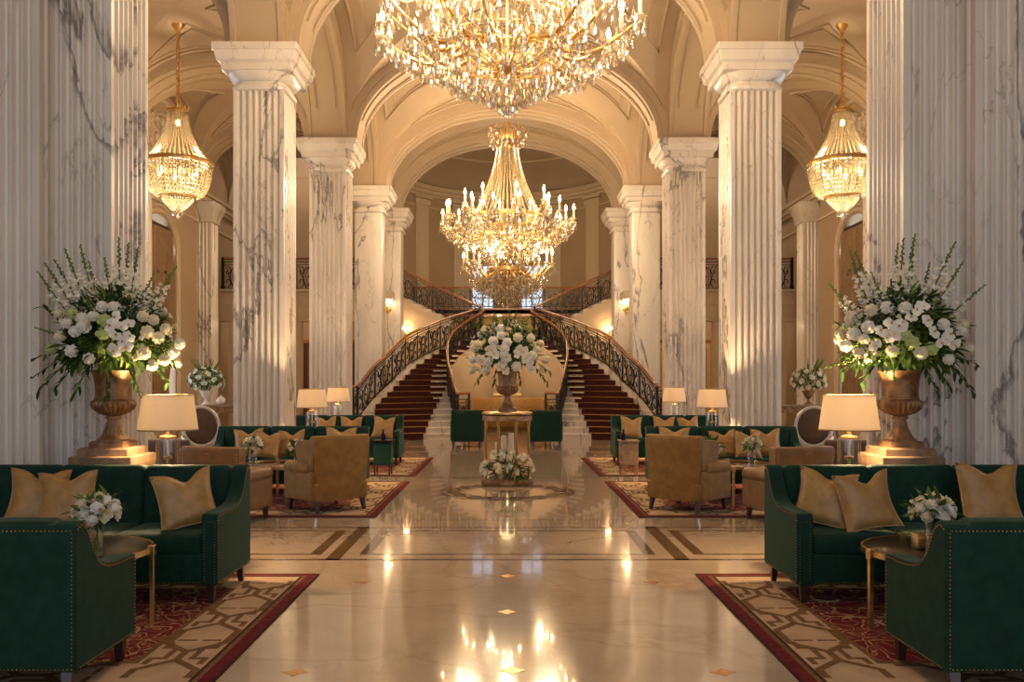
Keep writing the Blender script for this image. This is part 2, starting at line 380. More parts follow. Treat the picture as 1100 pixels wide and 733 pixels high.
def make_pier(flute=True):
    t = thing('marble_column', '', 'column')
    MB().loft(fluted(0.415, 7, 0.55, 6.45) if flute else [rsq(0.385, 0.03, z, 3) for z in (0.55, 6.45)]).build('shaft', 'marble', t, angle=50)
    MB().loft([rsq(h, fr, z) for h, fr, z in ((0.415, 0.3, 6.40), (0.45, 0.35, 6.42), (0.462, 0.4, 6.46), (0.45, 0.45, 6.50), (0.425, 0.5, 6.51), (0.425, 0.6, 6.56))]).build('neck_ring', 'marble', t, angle=30)
    MB().loft([rsq(h, fr, z, 10) for h, fr, z in ((0.43, 0.7, 6.55), (0.47, 0.75, 6.57), (0.52, 0.75, 6.62), (0.545, 0.7, 6.67), (0.545, 0.6, 6.695))]).build('echinus', 'marble', t, angle=40)
    MB().loft([rsq(h, 0.02, z, 3) for h, z in ((0.55, 6.69), (0.57, 6.70), (0.57, 6.80), (0.59, 6.82), (0.63, 6.84), (0.655, 6.94), (0.665, 6.98), (0.69, 6.99), (0.69, ZS))]).build('abacus', 'marble', t, angle=20)
    MB().loft([rsq(h, 0.02, z, 3) for h, z in ((q if flute else 0.40 + (q - 0.40) * 0.25, z) for q, z in ((0.56, 0.0), (0.56, 0.34), (0.53, 0.36), (0.53, 0.40), (0.50, 0.44), (0.47, 0.50), (0.44, 0.55), (0.43, 0.57)))]).build('plinth', 'marble', t, angle=30)
    return t
pier0 = make_pier(); pier1 = make_pier(False)
PIER_LABEL = {0: 'fluted marble column standing behind the %s tall urn of flowers', 1: 'fluted marble column behind the second %s green sofa, largest with its capital in view',
              2: 'fluted marble column behind the farthest %s green sofa, second with its capital in view',
              3: 'veined marble column just before the %s stair flight, partly hidden', 4: 'farthest %s marble column beside the stairs, with the candle sconce on it'}
used = set()
for i, y in enumerate(PIERS):
    for s in (-1, 1):
        src = pier1 if i > 2 else pier0; o = src if src not in used else copy_tree(src); used.add(src)
        x = {3: 3.93, 4: 3.785}.get(i, PX)
        o.location = (s * x, y, 0); o['label'] = PIER_LABEL[i] % SIDE[s]; o['group'] = 'marble columns of the nave'; o['kind'] = 'thing'
for s in (-1, 1):                            # coupled pilasters at the edge of the picture
    o = copy_tree(pier0); o.location = (s * 4.655, 8.30, 0)
    o['label'] = 'fluted marble pilaster at the %s edge of the photo, half out of view' % SIDE[s]; o['group'] = 'marble columns of the nave'; o['kind'] = 'thing'

# blocks over the capitals, with sunk panels
def frame_rect(mb, x0, x1, z0, z1, y, w=0.03, d=0.02, plane='XZ'):
    for a, b, c, e in ((x0, x1, z0, z0 + w), (x0, x1, z1 - w, z1), (x0, x0 + w, z0, z1), (x1 - w, x1, z0, z1)):
        if plane == 'XZ': mb.span(a, b, y - d, y + 0.01, c, e)
        else: mb.span(y - 0.01, y + d, a, b, c, e)
mb = MB()
for y in PIERS:
    for s in (-1, 1):
        mb.span(s * (PX - HB), s * (PX + HB), y - HB, y + HB, ZS, 10.2)
        x0, x1 = s * PX - 0.29, s * PX + 0.29
        frame_rect(mb, x0, x1, ZS + 0.32, 9.3, y - HB, 0.03, 0.025); frame_rect(mb, x0 + 0.06, x1 - 0.06, ZS + 0.38, 9.24, y - HB, 0.02, 0.018)
structure(mb.build('trim_6', 'paint', smooth=False))

# arches: rings swept along an ellipse
def arch_ring(mb, cx, cy, a, b, t, w, axis, n=28, z0=ZS, lines=True):
    prof = [(0, -w / 2), (0, -w / 2 + 0.09), (0.02, -w / 2 + 0.10), (0.02, w / 2 - 0.10), (0, w / 2 - 0.09), (0, w / 2), (t * 0.42, w / 2), (t * 0.42, w / 2 + 0.025), (t * 0.55, w / 2 + 0.025), (t, w / 2 + 0.04),
            (t, -w / 2 - 0.04), (t * 0.55, -w / 2 - 0.025), (t * 0.42, -w / 2 - 0.025), (t * 0.42, -w / 2)]
    rings = []
    for i in range(n + 1):
        th = PI * i / n; ring = []
        for q, p in prof:
            u, z = (a + q) * math.cos(th), (b + q) * math.sin(th)
            ring.append((cx + u, cy + p, z0 + z) if axis == 'X' else (cx + p, cy + u, z0 + z))
        rings.append(ring)
    mb.loft(rings)
    if lines:
        for off in (-w * 0.25, w * 0.25):
            pts = []
            for i in range(3, n - 2):
                th = PI * i / n; u, z = (a - 0.0) * math.cos(th), (b - 0.0) * math.sin(th)
                pts.append((cx + u, cy + off, z0 + z) if axis == 'X' else (cx + off, cy + u, z0 + z))
            mb.tube(pts, 0.022, 4)
NA, NB = 3.42, 2.22                          # nave arch intrados
mb = MB()
for y in PIERS: arch_ring(mb, 0, y, NA, NB, 0.30, 2 * HB - 0.1, 'X', 40)
structure(mb.build('trim_7', 'paint', angle=30))
mb = MB()
AB = []                                      # arcade arches between the piers
ys = [1.6] + PIERS
for k in range(len(ys) - 1):
    yc, L = (ys[k] + ys[k + 1]) / 2, (ys[k + 1] - ys[k]) / 2 - HB
    for s in (-1, 1): arch_ring(mb, s * PX, yc, L - 0.02, 2.05, 0.30, 2 * HB - 0.1, 'Y', 28)
structure(mb.build('trim_8', 'paint', angle=30))
mb = MB()
AXC, AXH = (PX + HB + WALL_X) / 2, (WALL_X - PX - HB) / 2
for y in PIERS[:4]:
    for s in (-1, 1): arch_ring(mb, s * AXC, y, AXH - 0.05, 1.75, 0.24, 2 * HB - 0.1, 'X', 28)
structure(mb.build('trim_9', 'paint', angle=30))

# groin vaults
def groin(mb, x0, x1, y0, y1, rise, z0=ZS, n=18, mould=True):
    cx, cy, a, L = (x0 + x1) / 2, (y0 + y1) / 2, (x1 - x0) / 2, (y1 - y0) / 2
    for ax in (0, 1):
        for sg in (-1, 1):
            def pt(s_, t, dz=0.0):
                q = t * s_; z = z0 + rise * math.sqrt(max(0, 1 - q * q)) - dz
                return (cx + q * a, cy + sg * s_ * L, z) if ax == 0 else (cx + sg * s_ * a, cy + q * L, z)
            rows = [[pt(i / n, math.sin(j / n * PI / 2 * 1.0) if True else 0, 0) for j in range(-n, n + 1)] for i in range(n + 1)]
            mb.loft(rows, cap=False, closed=False)
            if mould:
                for ins, r in ((0.0, 0.042), (0.075, 0.024)):
                    path = [pt(0.90 - ins, t / 12 * (0.80 - ins * 1.4), 0.012) for t in range(-12, 13)]
                    tt = 0.80 - ins * 1.4; tip = 0.30 + ins * 1.6
                    path += [pt(lerp(0.90 - ins, tip, k / 10), lerp(tt, 0.0, (k / 10) ** 1.3), 0.012) for k in range(1, 11)]
                    path += [pt(lerp(tip, 0.90 - ins, k / 10), -lerp(tt, 0.0, (1 - k / 10) ** 1.3), 0.012) for k in range(1, 10)]
                    mb.tube(path, r, 4, closed=True)
mb = MB()
for k in range(1, len(ys) - 1): groin(mb, -(PX - HB) - 0.1, PX - HB + 0.1, ys[k] + HB - 0.12, ys[k + 1] - HB + 0.12, 2.52)
structure(mb.build('ceiling_nave', 'paint', angle=25, fix=False))
mb = MB()
for k in range(1, len(ys) - 1):
    for s in (-1, 1):
        x0, x1 = sorted((s * (PX + HB - 0.1), s * (WALL_X + 0.02))); groin(mb, x0, x1, ys[k] + HB - 0.12, ys[k + 1] - HB + 0.12, 2.02)
structure(mb.build('ceiling_aisles', 'paint', angle=25, fix=False))
mb = MB(); mb.span(-9.2, 9.2, -4, 8.3, 9.9, 10.1); mb.span(-9.2, 9.2, 8.0, 28.8, 10.2, 10.3)
structure(mb.build('ceiling', 'paint', smooth=False))

# side walls with arched windows
def arch_wall(mb, s, y0, y1, ztop, yc, hw, zsill, zsp, rise, x=WALL_X, th=0.55):
    xa, xb = (x, x + th) if s > 0 else (-x - th, -x)
    mb.span(xa, xb, y0, yc - hw, 0, ztop); mb.span(xa, xb, yc + hw, y1, 0, ztop)
    if zsill > 0: mb.span(xa, xb, yc - hw, yc + hw, 0, zsill)
    n = 16
    for i in range(n):
        ya, yb = yc - hw + 2 * hw * i / n, yc - hw + 2 * hw * (i + 1) / n
        za, zb = [zsp + rise * math.sqrt(max(0, 1 - ((q - yc) / hw) ** 2)) for q in (ya, yb)]
        mb.prism([(ya, za), (yb, zb), (yb, ztop), (ya, ztop)], xa, xb, 'YZ')
WIN = []
for s in (-1, 1):
    mb = MB()
    mb.span(s * WALL_X, s * (WALL_X + 0.55), -4, ys[1], 0, 10.2)
    for k in range(1, len(ys) - 1):
        y0, y1 = ys[k], ys[k + 1]; yc = (y0 + y1) / 2 - (0.3 if k == 3 else 0)
        if k < 4:
            hw = 1.2 if k < 3 else 1.05; arch_wall(mb, s, y0, y1, 10.2, yc, hw, 0.35, 5.15, 0.75); WIN.append((s, k, yc, hw))
        else: mb.span(s * WALL_X, s * (WALL_X + 0.55), y0, y1, 0, 10.2)
    mb.span(s * WALL_X, s * (WALL_X + 0.55), ys[-1], 32, 0, 10.2)
    structure(mb.build('wall_' + SIDE[s], 'paint', smooth=False))
    mb = MB()                                # cornice, string course, arch mouldings, lunette frames
    for z, h, d in ((6.75, 0.10, 0.10), (6.85, 0.16, 0.18), (7.01, 0.09, 0.26), (6.2, 0.06, 0.06)):
        mb.span(s * WALL_X, s * (WALL_X - d), -4, 31, z, z + h)
    for (s2, k, yc, hw) in WIN:
        if s2 != s: continue
        for off, r in ((0.10, 0.05), (0.24, 0.035)):
            pts = [(s * (WALL_X - 0.01), yc - (hw + off), 0.35)] + [(s * (WALL_X - 0.01), yc - (hw + off) * math.cos(PI * i / 20), 5.15 + (0.75 + off) * math.sin(PI * i / 20)) for i in range(21)] + [(s * (WALL_X - 0.01), yc + hw + off, 0.35)]
            mb.tube(pts, r, 6)
        L = (ys[k + 1] - ys[k]) / 2 - HB; ycb = (ys[k] + ys[k + 1]) / 2
        for f, r in ((0.93, 0.05), (0.74, 0.035)):
            mb.tube([(s * (WALL_X - 0.01), ycb - L * f * math.cos(PI * i / 24), 7.12 + 1.9 * f * math.sin(PI * i / 24)) for i in range(25)], r, 6)
    structure(mb.build('trim_' + ('10' if s < 0 else '11'), 'panel_cream', angle=30))
    # fluted wall pilasters
    mb = MB()
    for y in ys[1:5]:
        px = s * (WALL_X - 0.12)
        mb.loft(fluted(0.30, 5, 0.5, 6.2, 0.05, 0.025), T=TR(px - s * 0.0, y + 0.25, 0))
        mb.loft([rsq(h, 0.02, z, 3) for h, z in ((0.31, 6.18), (0.34, 6.2), (0.34, 6.3), (0.38, 6.42), (0.42, 6.52), (0.46, 6.6), (0.46, 6.76))], T=TR(px, y + 0.25, 0))
        mb.loft([rsq(h, 0.02, z, 3) for h, z in ((0.38, 0), (0.38, 0.3), (0.34, 0.36), (0.31, 0.52))], T=TR(px, y + 0.25, 0))
    structure(mb.build('trim_' + ('12' if s < 0 else '13'), 'marble', angle=45))
# windows: frame, mullions, pane; sheer light beyond comes from the sky
for n, (s, k, yc, hw) in enumerate(WIN):
    xw = s * (WALL_X + 0.42); mb = MB()
    for dy in (-hw + 0.03, -hw / 3, hw / 3, hw - 0.03): mb.span(xw - 0.03, xw + 0.03, yc + dy - 0.03, yc + dy + 0.03, 0.35, 5.75)
    for z in (0.38, 1.5, 2.6, 3.7, 4.8): mb.span(xw - 0.03, xw + 0.03, yc - hw, yc + hw, z - 0.03, z + 0.03)
    mb.tube([(xw, yc - (hw - 0.03) * math.cos(PI * i / 20), 5.12 + 0.74 * math.sin(PI * i / 20)) for i in range(21)], 0.04, 6)
    w = structure(mb.build('window_%d' % (n + 1), 'panel_cream', smooth=False))
    pn = MB(); pts = [(yc - hw, 0.35), (yc + hw, 0.35)] + [(yc + hw * math.cos(PI * i / 20), 5.15 + 0.75 * math.sin(PI * i / 20)) for i in range(21)]
    pn.prism(pts, xw - 0.004, xw + 0.004, 'YZ').build('pane', 'pane', w, smooth=False)
# relief panels in the lunettes of the side walls
def relief(s, yc, z, label):
    t = thing('relief_panel', label, 'relief', (s * (WALL_X - 0.015), yc, z), 0, 'carved reliefs high on the side walls'); rnd = random.Random(5 + s)
    MB().span(-0.015, 0.015, -0.95, 0.95, -0.42, 0.42).build('backing', 'panel_cream', t, smooth=False)
    mb = MB()
    for i in range(46):
        y, zz = rnd.uniform(-0.85, 0.85), rnd.uniform(-0.33, 0.33)
        if rnd.random() < 0.55: mb.ball((-s * 0.03, y, zz), rnd.uniform(0.05, 0.12), 8, 6, (0.7, 1, rnd.uniform(0.6, 1.6)))
        else:
            a0 = rnd.uniform(0, 6); mb.tube([(-s * 0.05, y + (0.03 + 0.012 * i2) * math.cos(a0 + i2 * 0.6), zz + (0.03 + 0.012 * i2) * math.sin(a0 + i2 * 0.6)) for i2 in range(12)], 0.025, 5)
    mb.build('carving', 'panel_cream', t, angle=60)
for s in (-1, 1): relief(s, 22.2, 7.95, 'carved acanthus relief panel high on the %s side wall under the aisle vault' % SIDE[s])

# cross gallery at the end of each aisle
GZ = 4.45
for s in (-1, 1):
    mb = MB()
    mb.span(s * 3.6, s * WALL_X, 27.0, 31.4, GZ - 0.25, GZ)
    mb.span(s * 4.25, s * WALL_X, 26.98, 27.25, 3.5, GZ)
    structure(mb.build('trim_' + ('14' if s < 0 else '15'), 'panel_cream', smooth=False))
    mb = MB()
    for z, h, d in ((GZ - 0.04, 0.08, 0.10), (GZ - 0.14, 0.05, 0.06), (GZ - 0.45, 0.04, 0.04), (3.5, 0.06, 0.05)): mb.span(s * 4.25, s * WALL_X, 26.98 - d, 27.0, z, z + h)
    for k in range(4):
        xa = 4.4 + k * 1.12; frame_rect(mb, *sorted((s * xa, s * (xa + 0.95))), 3.62, GZ - 0.5, 26.98)
    structure(mb.build('trim_' + ('16' if s < 0 else '17'), 'panel_cream', smooth=False))
    mb = MB(); mb.span(s * 4.4, s * (WALL_X + 0.6), 31.3, 31.6, 0, 10.2)
    for k in range(4):
        xa = 4.6 + k * 1.08; frame_rect(mb, *sorted((s * xa, s * (xa + 0.9))), 0.3, 3.9, 31.3); frame_rect(mb, *sorted((s * xa, s * (xa + 0.9))), 4.8, 9.0, 31.3)
    structure(mb.build('wall_end_' + SIDE[s], 'paint_dark', smooth=False))
    # piers carrying the gallery
    mb = MB()
    for xx in (8.45, 6.6): mb.span(s * (xx - 0.2), s * (xx + 0.2), 27.0, 27.3, 0, 3.5)
    structure(mb.build('trim_' + ('18' if s < 0 else '19'), 'panel_cream', smooth=False))
    d = structure(MB().span(s * 5.3, s * 7.3, 31.22, 31.32, 0, 3.0).build('door_' + ('1' if s < 0 else '2'), 'dark_door' if s < 0 else 'olive', smooth=False))  # ochre puts the right doorway's gold light into its colour; left opening dark
    mb = MB(); x0, x1 = sorted((s * 5.3, s * 7.3)); frame_rect(mb, x0 - 0.12, x1 + 0.12, -0.1, 3.12, 31.22, 0.12, 0.06); frame_rect(mb, x0 + 0.15, (x0 + x1) / 2 - 0.08, 0.2, 2.8, 31.22); frame_rect(mb, (x0 + x1) / 2 + 0.08, x1 - 0.15, 0.2, 2.8, 31.22)
    mb.build('door_frame', 'rail_wood', d, smooth=False)

# stair hall: straight sides, then a half-round apse with pilasters, cornice and half dome
AY, AR = 32.6, 4.5
mb = MB()
for s in (-1, 1): mb.span(s * AR, s * (AR + 0.3), 28.6, AY, 0, 9.6)
n = 40
ARCW = [(PI * i / n) for i in range(n + 1)]
def cyl(mb, r, z0, z1, t0=0.0, t1=PI, n=40, th=0.25):
    rings = []
    for i in range(n + 1):
        a = t0 + (t1 - t0) * i / n; c_, s_ = math.cos(a), math.sin(a)
        rings.append([(r * c_, AY + r * s_, z0), ((r + th) * c_, AY + (r + th) * s_, z0), ((r + th) * c_, AY + (r + th) * s_, z1), (r * c_, AY + r * s_, z1)])
    mb.loft(rings)
wins = [(PI / 2 - 0.335, PI / 2 - 0.125), (PI / 2 + 0.125, PI / 2 + 0.335)]
cyl(mb, AR, 0, 4.5); cyl(mb, AR, 6.6, 9.6)
cyl(mb, AR, 4.5, 6.6, 0, wins[0][0], 16); cyl(mb, AR, 4.5, 6.6, wins[0][1], wins[1][0], 6); cyl(mb, AR, 4.5, 6.6, wins[1][1], PI, 16)
structure(mb.build('wall_back', 'paint_dark', angle=30))
mb = MB()
for k in range(7):
    a = PI * (k + 0.5) / 7 if k != 3 else None
    if a is None: continue
    c_, s_ = math.cos(a), math.sin(a); T = TR((AR - 0.02) * c_, AY + (AR - 0.02) * s_, 0) @ RZ(a)
    mb.box((0, 0, 6.7), (0.16, 0.72, 4.5), T)
    for z, h, d in ((8.85, 0.08, 0.06), (8.95, 0.22, 0.10), (9.15, 0.12, 0.18)): mb.box((0, 0, z), (0.16 + d, 0.72 + d * 1.5, h), T)
    mb.box((-0.08, 0, 6.6), (0.03, 0.5, 3.8), T)
for r, z, h in ((0.10, 9.2, 0.1), (0.22, 9.3, 0.14), (0.36, 9.44, 0.16), (0.05, 8.75, 0.05)):
    cyl(mb, AR - r, z, z + h, th=r + 0.02)
for s in (-1, 1):
    for r, z, h in ((0.10, 9.2, 0.1), (0.22, 9.3, 0.14), (0.36, 9.44, 0.16)): mb.span(s * AR, s * (AR - r), 28.6, AY, z, z + h)
structure(mb.build('trim_20', 'panel_cream', angle=30))
mb = MB()
rows = []
for k in range(13):
    e = PI / 2 * k / 12
    rows.append([(AR * math.cos(e) * math.cos(PI * i / 32), AY + AR * math.cos(e) * math.sin(PI * i / 32), 9.6 + 1.7 * math.sin(e)) for i in range(33)])
mb.loft(rows, cap=False, closed=False)
rows = [[(AR * math.cos(PI * i / 32), y, 9.6 + 1.7 * math.sin(PI * i / 32)) for i in range(33)] for y in (28.6, AY)]
mb.loft(rows, cap=False, closed=False)
structure(mb.build('ceiling_apse', 'paint', angle=30, fix=False))
mb = MB()
for f in (0.75, 0.5):
    mb.tube([(AR * f * math.cos(PI * i / 32), AY + AR * f * math.sin(PI * i / 32), 9.59 + 1.7 * math.sqrt(1 - f * f)) for i in range(33)], 0.05, 5)
structure(mb.build('trim_21', 'panel_cream', angle=60))
# front wall above the last arch (closes the nave end)
mb = MB()
for s in (-1, 1): mb.span(s * 4.3, s * 9.2, 28.3, 28.7, 9.0, 10.4)
n = 24
for i in range(n):
    xa, xb = lerp(-3.6, 3.6, i / n), lerp(-3.6, 3.6, (i + 1) / n); za, zb = [ZS + 2.4 * math.sqrt(max(0, 1 - (q / 3.61) ** 2)) for q in (xa, xb)]
    mb.prism([(xa, za), (xb, zb), (xb, 10.6), (xa, 10.6)], 28.35, 28.55, 'XZ')
structure(mb.build('wall_stair_arch', 'paint', smooth=False))
# apse windows
for n, (a0, a1) in enumerate(wins):
    am = (a0 + a1) / 2; hw = AR * (a1 - a0) / 2; T = TR((AR + 0.12) * math.cos(am), AY + (AR + 0.12) * math.sin(am), 0) @ RZ(am)
    mb = MB()
    for dy in (-hw, 0, hw): mb.box((0, dy, 5.55), (0.06, 0.06, 2.1), T)
    for z in (4.52, 5.2, 5.9, 6.58): mb.box((0, 0, z), (0.06, 2 * hw, 0.05), T)
    w = structure(mb.build('window_%d' % (7 + n), 'panel_cream', smooth=False))
    MB().box((0, 0, 5.55), (0.008, 2 * hw, 2.1), T).build('pane', 'pane', w, smooth=False)
# ================================================================== staircase
RIS, TRD, SY0, NST = 0.165, 0.28, 24.45, 19
def tab(pts, i):
    for (a, va), (b, vb) in zip(pts, pts[1:]):
        if i <= b: return lerp(va, vb, (i - a) / (b - a))
    return pts[-1][1]
def yo(i): return smooth_tab(YO, i) if i < NST - 0.5 else LY
def yi(i): return SY0 + TRD * i
def along(i, x):
    a, c = smooth_tab(XO, i), smooth_tab(XI, i); return lerp(yo(i), yi(i), max(0, min(1, (a - x) / (a - c))))
def smooth_tab(pts, i): return (tab(pts, max(0, i - 0.9)) + 2 * tab(pts, i) + tab(pts, min(NST, i + 0.9))) / 4
XO = [(0, 4.40), (3, 4.14), (6.5, 3.74), (8.4, 3.42), (12, 3.0), (15.3, 2.26), (17, 1.66), (19, 0.95)]
YO = [(0, 23.70), (3, 23.88), (6.5, 24.15), (8.4, 24.55), (12, 25.5), (15.3, 27.6), (19, 29.77)]
XI = [(0, 1.30), (3, 1.50), (7, 1.76), (11, 1.84), (14, 1.58), (17, 0.88), (19, 0.50)]
CO = [(0, 3.75), (5, 3.66), (6.5, 3.45), (8.4, 3.18), (12, 2.72), (15.3, 2.1), (17, 1.5), (19, 0.85)]
CI = [(0, 2.33), (4, 2.14), (6, 2.0), (8.4, 1.87), (11, 1.86), (14, 1.57), (17, 0.93), (19, 0.55)]
LZ, LY = 3.15, SY0 + TRD * NST             # landing level and its front edge
def scroll_panel(p0, p1, h, parent, name='railing_panel', curve=None, seg=4):
    """Ironwork between two floor points: bars, ovals and S scrolls, following the slope."""
    mb = MB(); p0, p1 = Vector(p0), Vector(p1); zb, zt = 0.07, h - 0.10
    def Q(u, v):
        q = curve(u) if curve else p0.lerp(p1, u); return q + Vector((0, 0, zb + (zt - zb) * v))
    us = [i / 6 for i in range(7)]
    mb.tube([Q(u, 0) for u in us], 0.022, seg); mb.tube([Q(u, 1) for u in us], 0.018, seg); mb.tube([Q(u, 0.9) for u in us], 0.011, seg)
    mb.tube([Q(0, -0.08), Q(0, 1.12)], 0.020, seg)
    mb.tube([Q(0.5 + 0.20 * math.cos(2 * PI * i / 16), 0.45 + 0.36 * math.sin(2 * PI * i / 16)) for i in range(16)], 0.016, seg, closed=True)
    for sg in (-1, 1):
        for vv in (-1, 1):
            pts = []
            for i in range(15):
                t = i / 14; r = 0.16 * (1 - t * 0.75); a = PI * 0.5 + t * 1.7 * PI
                pts.append(Q(0.5 + sg * (0.30 + r * math.cos(a) * 0.9), 0.45 + vv * (0.21 + r * math.sin(a) * 1.15)))
            mb.tube(pts, 0.017, seg)
        mb.tube([Q(0.5 + sg * lerp(0.04, 0.44, i / 8), 0.45 + 0.43 * math.sin(i / 8 * PI - PI / 2)) for i in range(9)], 0.015, seg)
        mb.tube([Q(0.5 + sg * 0.10 * math.sin(i / 8 * PI), lerp(0.12, 0.80, i / 8)) for i in range(9)], 0.014, seg)
        mb.tube([Q(0.5 + sg * 0.45, 0.02), Q(0.5 + sg * 0.45, 0.88)], 0.008, seg)
    mb.ball(Q(0.5, 0.45), 0.03, 6, 4)
    return mb.build(name, 'iron', parent, angle=60, fix=False)
def dense(fn, n=60): return [Vector(fn(i / n)) for i in range(n + 1)]
def railing(parent, fn, h, npan, name='railing', newel0=True, newel1=False, ext0=None):
    r = bpy.data.objects.new(name, None); COL.objects.link(r); r.parent = parent
    d = dense(fn, 90); cum = [0]
    for a, b in zip(d, d[1:]): cum.append(cum[-1] + (b - a).length)
    def at(s):
        s = max(0, min(1, s)) * cum[-1]
        for i in range(len(cum) - 1):
            if cum[i + 1] >= s: return d[i].lerp(d[i + 1], (s - cum[i]) / max(1e-9, cum[i + 1] - cum[i]))
        return d[-1]
    top = [at(i / 48) + Vector((0, 0, h)) for i in range(49)]
    if ext0: top = [Vector(ext0[0]), Vector(ext0[1])] + top[1:]
    MB().tube(top, 0.042, 8).build('handrail', 'rail_wood', r, angle=60, fix=False)
    for k in range(npan):
        s0, s1 = k / npan, (k + 1) / npan
        scroll_panel(at(s0), at(s1), h, r, curve=lambda u, s0=s0, s1=s1: at(lerp(s0, s1, u)))
    for flag, s_ in ((newel0, 0), (newel1, 1)):
        if flag:
            p = at(s_); mb = MB(); mb.box((p.x, p.y, p.z + h / 2 - 0.02), (0.07, 0.07, h + 0.06)); mb.ball((p.x, p.y, p.z + h + 0.01), 0.05, 8, 6)
            mb.box((p.x, p.y, p.z + 0.08), (0.12, 0.12, 0.16)); mb.build('newel_post', 'iron', r, angle=40)
    return r
for s in (-1, 1):
    st = thing('staircase', '%s curving flight of pale marble stairs with dark red runner and iron railings' % SIDE[s], 'staircase', (0, 0, 0), 0, 'curving stair flights')
    for i in range(NST):
        z1 = RIS * (i + 1); y0, y1, w0, w1 = yo(i), yo(i + 1), yi(i), yi(i + 1)
        a, b = smooth_tab(XO, i), smooth_tab(XO, i + 1); c, d = smooth_tab(XI, i), smooth_tab(XI, i + 1)
        mb = MB(); m = (a + c) / 2; bow = 0.0
        mb.prism([(s * a, y0), (s * c, w0), (s * d, w1 + 0.02), (s * b, y1 + 0.02)], max(0, z1 - RIS * 2.2), z1 - 0.04)
        mb.prism([(s * (a + 0.02), y0 - 0.05), (s * (c - 0.02), w0 - 0.05), (s * (d - 0.02), w1), (s * (b + 0.02), y1)], z1 - 0.04, z1)
        mb.build('step', 'marble', st, smooth=False)
    mb = MB()                                # runner over treads and risers
    for i in range(NST):
        z1 = RIS * (i + 1); a, b, c, d = tab(CO, i), tab(CO, i + 1), tab(CI, i), tab(CI, i + 1)
        ya, yb_, yc_, yd = along(i, a) - 0.052, along(i + 1, b) - 0.052, along(i, c) - 0.052, along(i + 1, d) - 0.052
        mb.prism([(s * a, ya), (s * c, yc_), (s * d, yd), (s * b, yb_)], z1, z1 + 0.008)
        mb.prism([(s * a, ya - 0.008), (s * c, yc_ - 0.008), (s * c, yc_), (s * a, ya)], z1 - RIS + 0.008, z1 + 0.008)
    mb.build('carpet_runner', 'runner', st, smooth=False)
    # brass stair rods
    for i in range(1, NST):
        z1 = RIS * i; a, c = tab(CO, i) + 0.05, tab(CI, i) - 0.05
        MB().tube([(s * a, along(i, a) - 0.07, z1 + 0.022), (s * c, along(i, c) - 0.07, z1 + 0.022)], 0.011, 5).build('stair_rod', 'brass', st, fix=False)
    for nm, T_, off in (('inner_string', XI, -0.03), ('outer_string', XO, 0.03)):
        rings = []
        for k in range(NST * 2 + 1):
            i = k / 2; x = smooth_tab(T_, i) + off; y = yo(i) if off > 0 else yi(i); z = RIS * i + 0.20; th = 0.04 if off > 0 else -0.04
            rings.append([(s * x, y, 0), (s * (x + th), y, 0), (s * (x + th), y, z), (s * x, y, z)])
        MB().loft(rings).build(nm, 'panel_cream', st, angle=30)
    def fo(t, s=s):
        i = lerp(2.6, NST - 0.2, t); return (s * (smooth_tab(XO, i) - 0.06), yo(i) + 0.02, RIS * i + 0.10)
    def fi(t, s=s):
        i = lerp(0.6, NST - 1.2, t); return (s * (smooth_tab(XI, i) + 0.06), SY0 + TRD * i, RIS * i + 0.10)
    p = Vector(fo(0)); q = Vector(fo(0.02))
    r1 = railing(st, fo, 0.92, 9, 'outer_railing', ext0=((p.x + s * 0.30, p.y - 0.05, p.z + 0.97), (p.x + s * 0.06, p.y - 0.02, p.z + 0.96)))
    mb = MB(); mb.box((p.x + s * 0.26, p.y - 0.05, 0.74), (0.06, 0.06, 1.48)); mb.build('newel_post', 'iron', r1)
    scroll_panel((p.x, p.y, 0.35), (p.x + s * 0.26, p.y - 0.05, 0.35), 1.12, r1)
    p = Vector(fi(0))
    r2 = railing(st, fi, 1.0, 9, 'inner_railing', ext0=((p.x - s * 0.36, p.y, p.z + 1.10), (p.x - s * 0.05, p.y, p.z + 1.09)))
    mb = MB(); mb.box((p.x - s * 0.32, p.y, 0.63), (0.06, 0.06, 1.26)); mb.build('newel_post', 'iron', r2)
    scroll_panel((p.x - s * 0.32, p.y, 0.1), (p.x, p.y, 0.1), 1.12, r2)
    # upper flight: out from the landing to the gallery
    up = thing('upper_staircase', '%s upper stair flight climbing outward from the landing with iron railing' % SIDE[s], 'staircase', (0, 0, 0), 0, 'upper stair flights')
    nu = 8; xa, xb = 0.98, 3.55
    for i in range(nu):
        z1 = LZ + (GZ - LZ) * (i + 1) / nu; x0 = lerp(xa, xb, i / nu); x1 = lerp(xa, xb, (i + 1) / nu)
        x_, X_ = sorted((s * x0, s * x1)); MB().span(x_, X_, LY + 0.02, LY + 1.7, z1 - 0.36, z1).build('step', 'marble', up, smooth=False)
    mb = MB(); mb.prism([(s * xa, 0.0), (s * 4.45, 0.0), (s * 4.45, GZ), (s * xb, GZ + 0.03), (s * xa, LZ + 0.03)], LY - 0.04, LY + 0.02, 'XZ')
    for o_, w in ((0.22, 0.05), (0.62, 0.03), (0.75, 0.03)):
        mb.prism([(s * xa, LZ - o_), (s * xb, GZ - o_), (s * xb, GZ - o_ + w), (s * xa, LZ - o_ + w)], LY - 0.06, LY - 0.03, 'XZ')
    for x in (1.4, 2.7): frame_rect(mb, *sorted((s * x, s * (x + 1.0))), 0.3, 2.2, LY - 0.04)
    mb.build('panelled_wall', 'panel_cream', up, smooth=False)
    railing(up, lambda t, s=s: (s * lerp(xa - 0.05, xb + 0.1, t), LY + 0.0, lerp(LZ, GZ, t) + 0.10), 0.92, 5, 'railing', newel0=True, newel1=True)
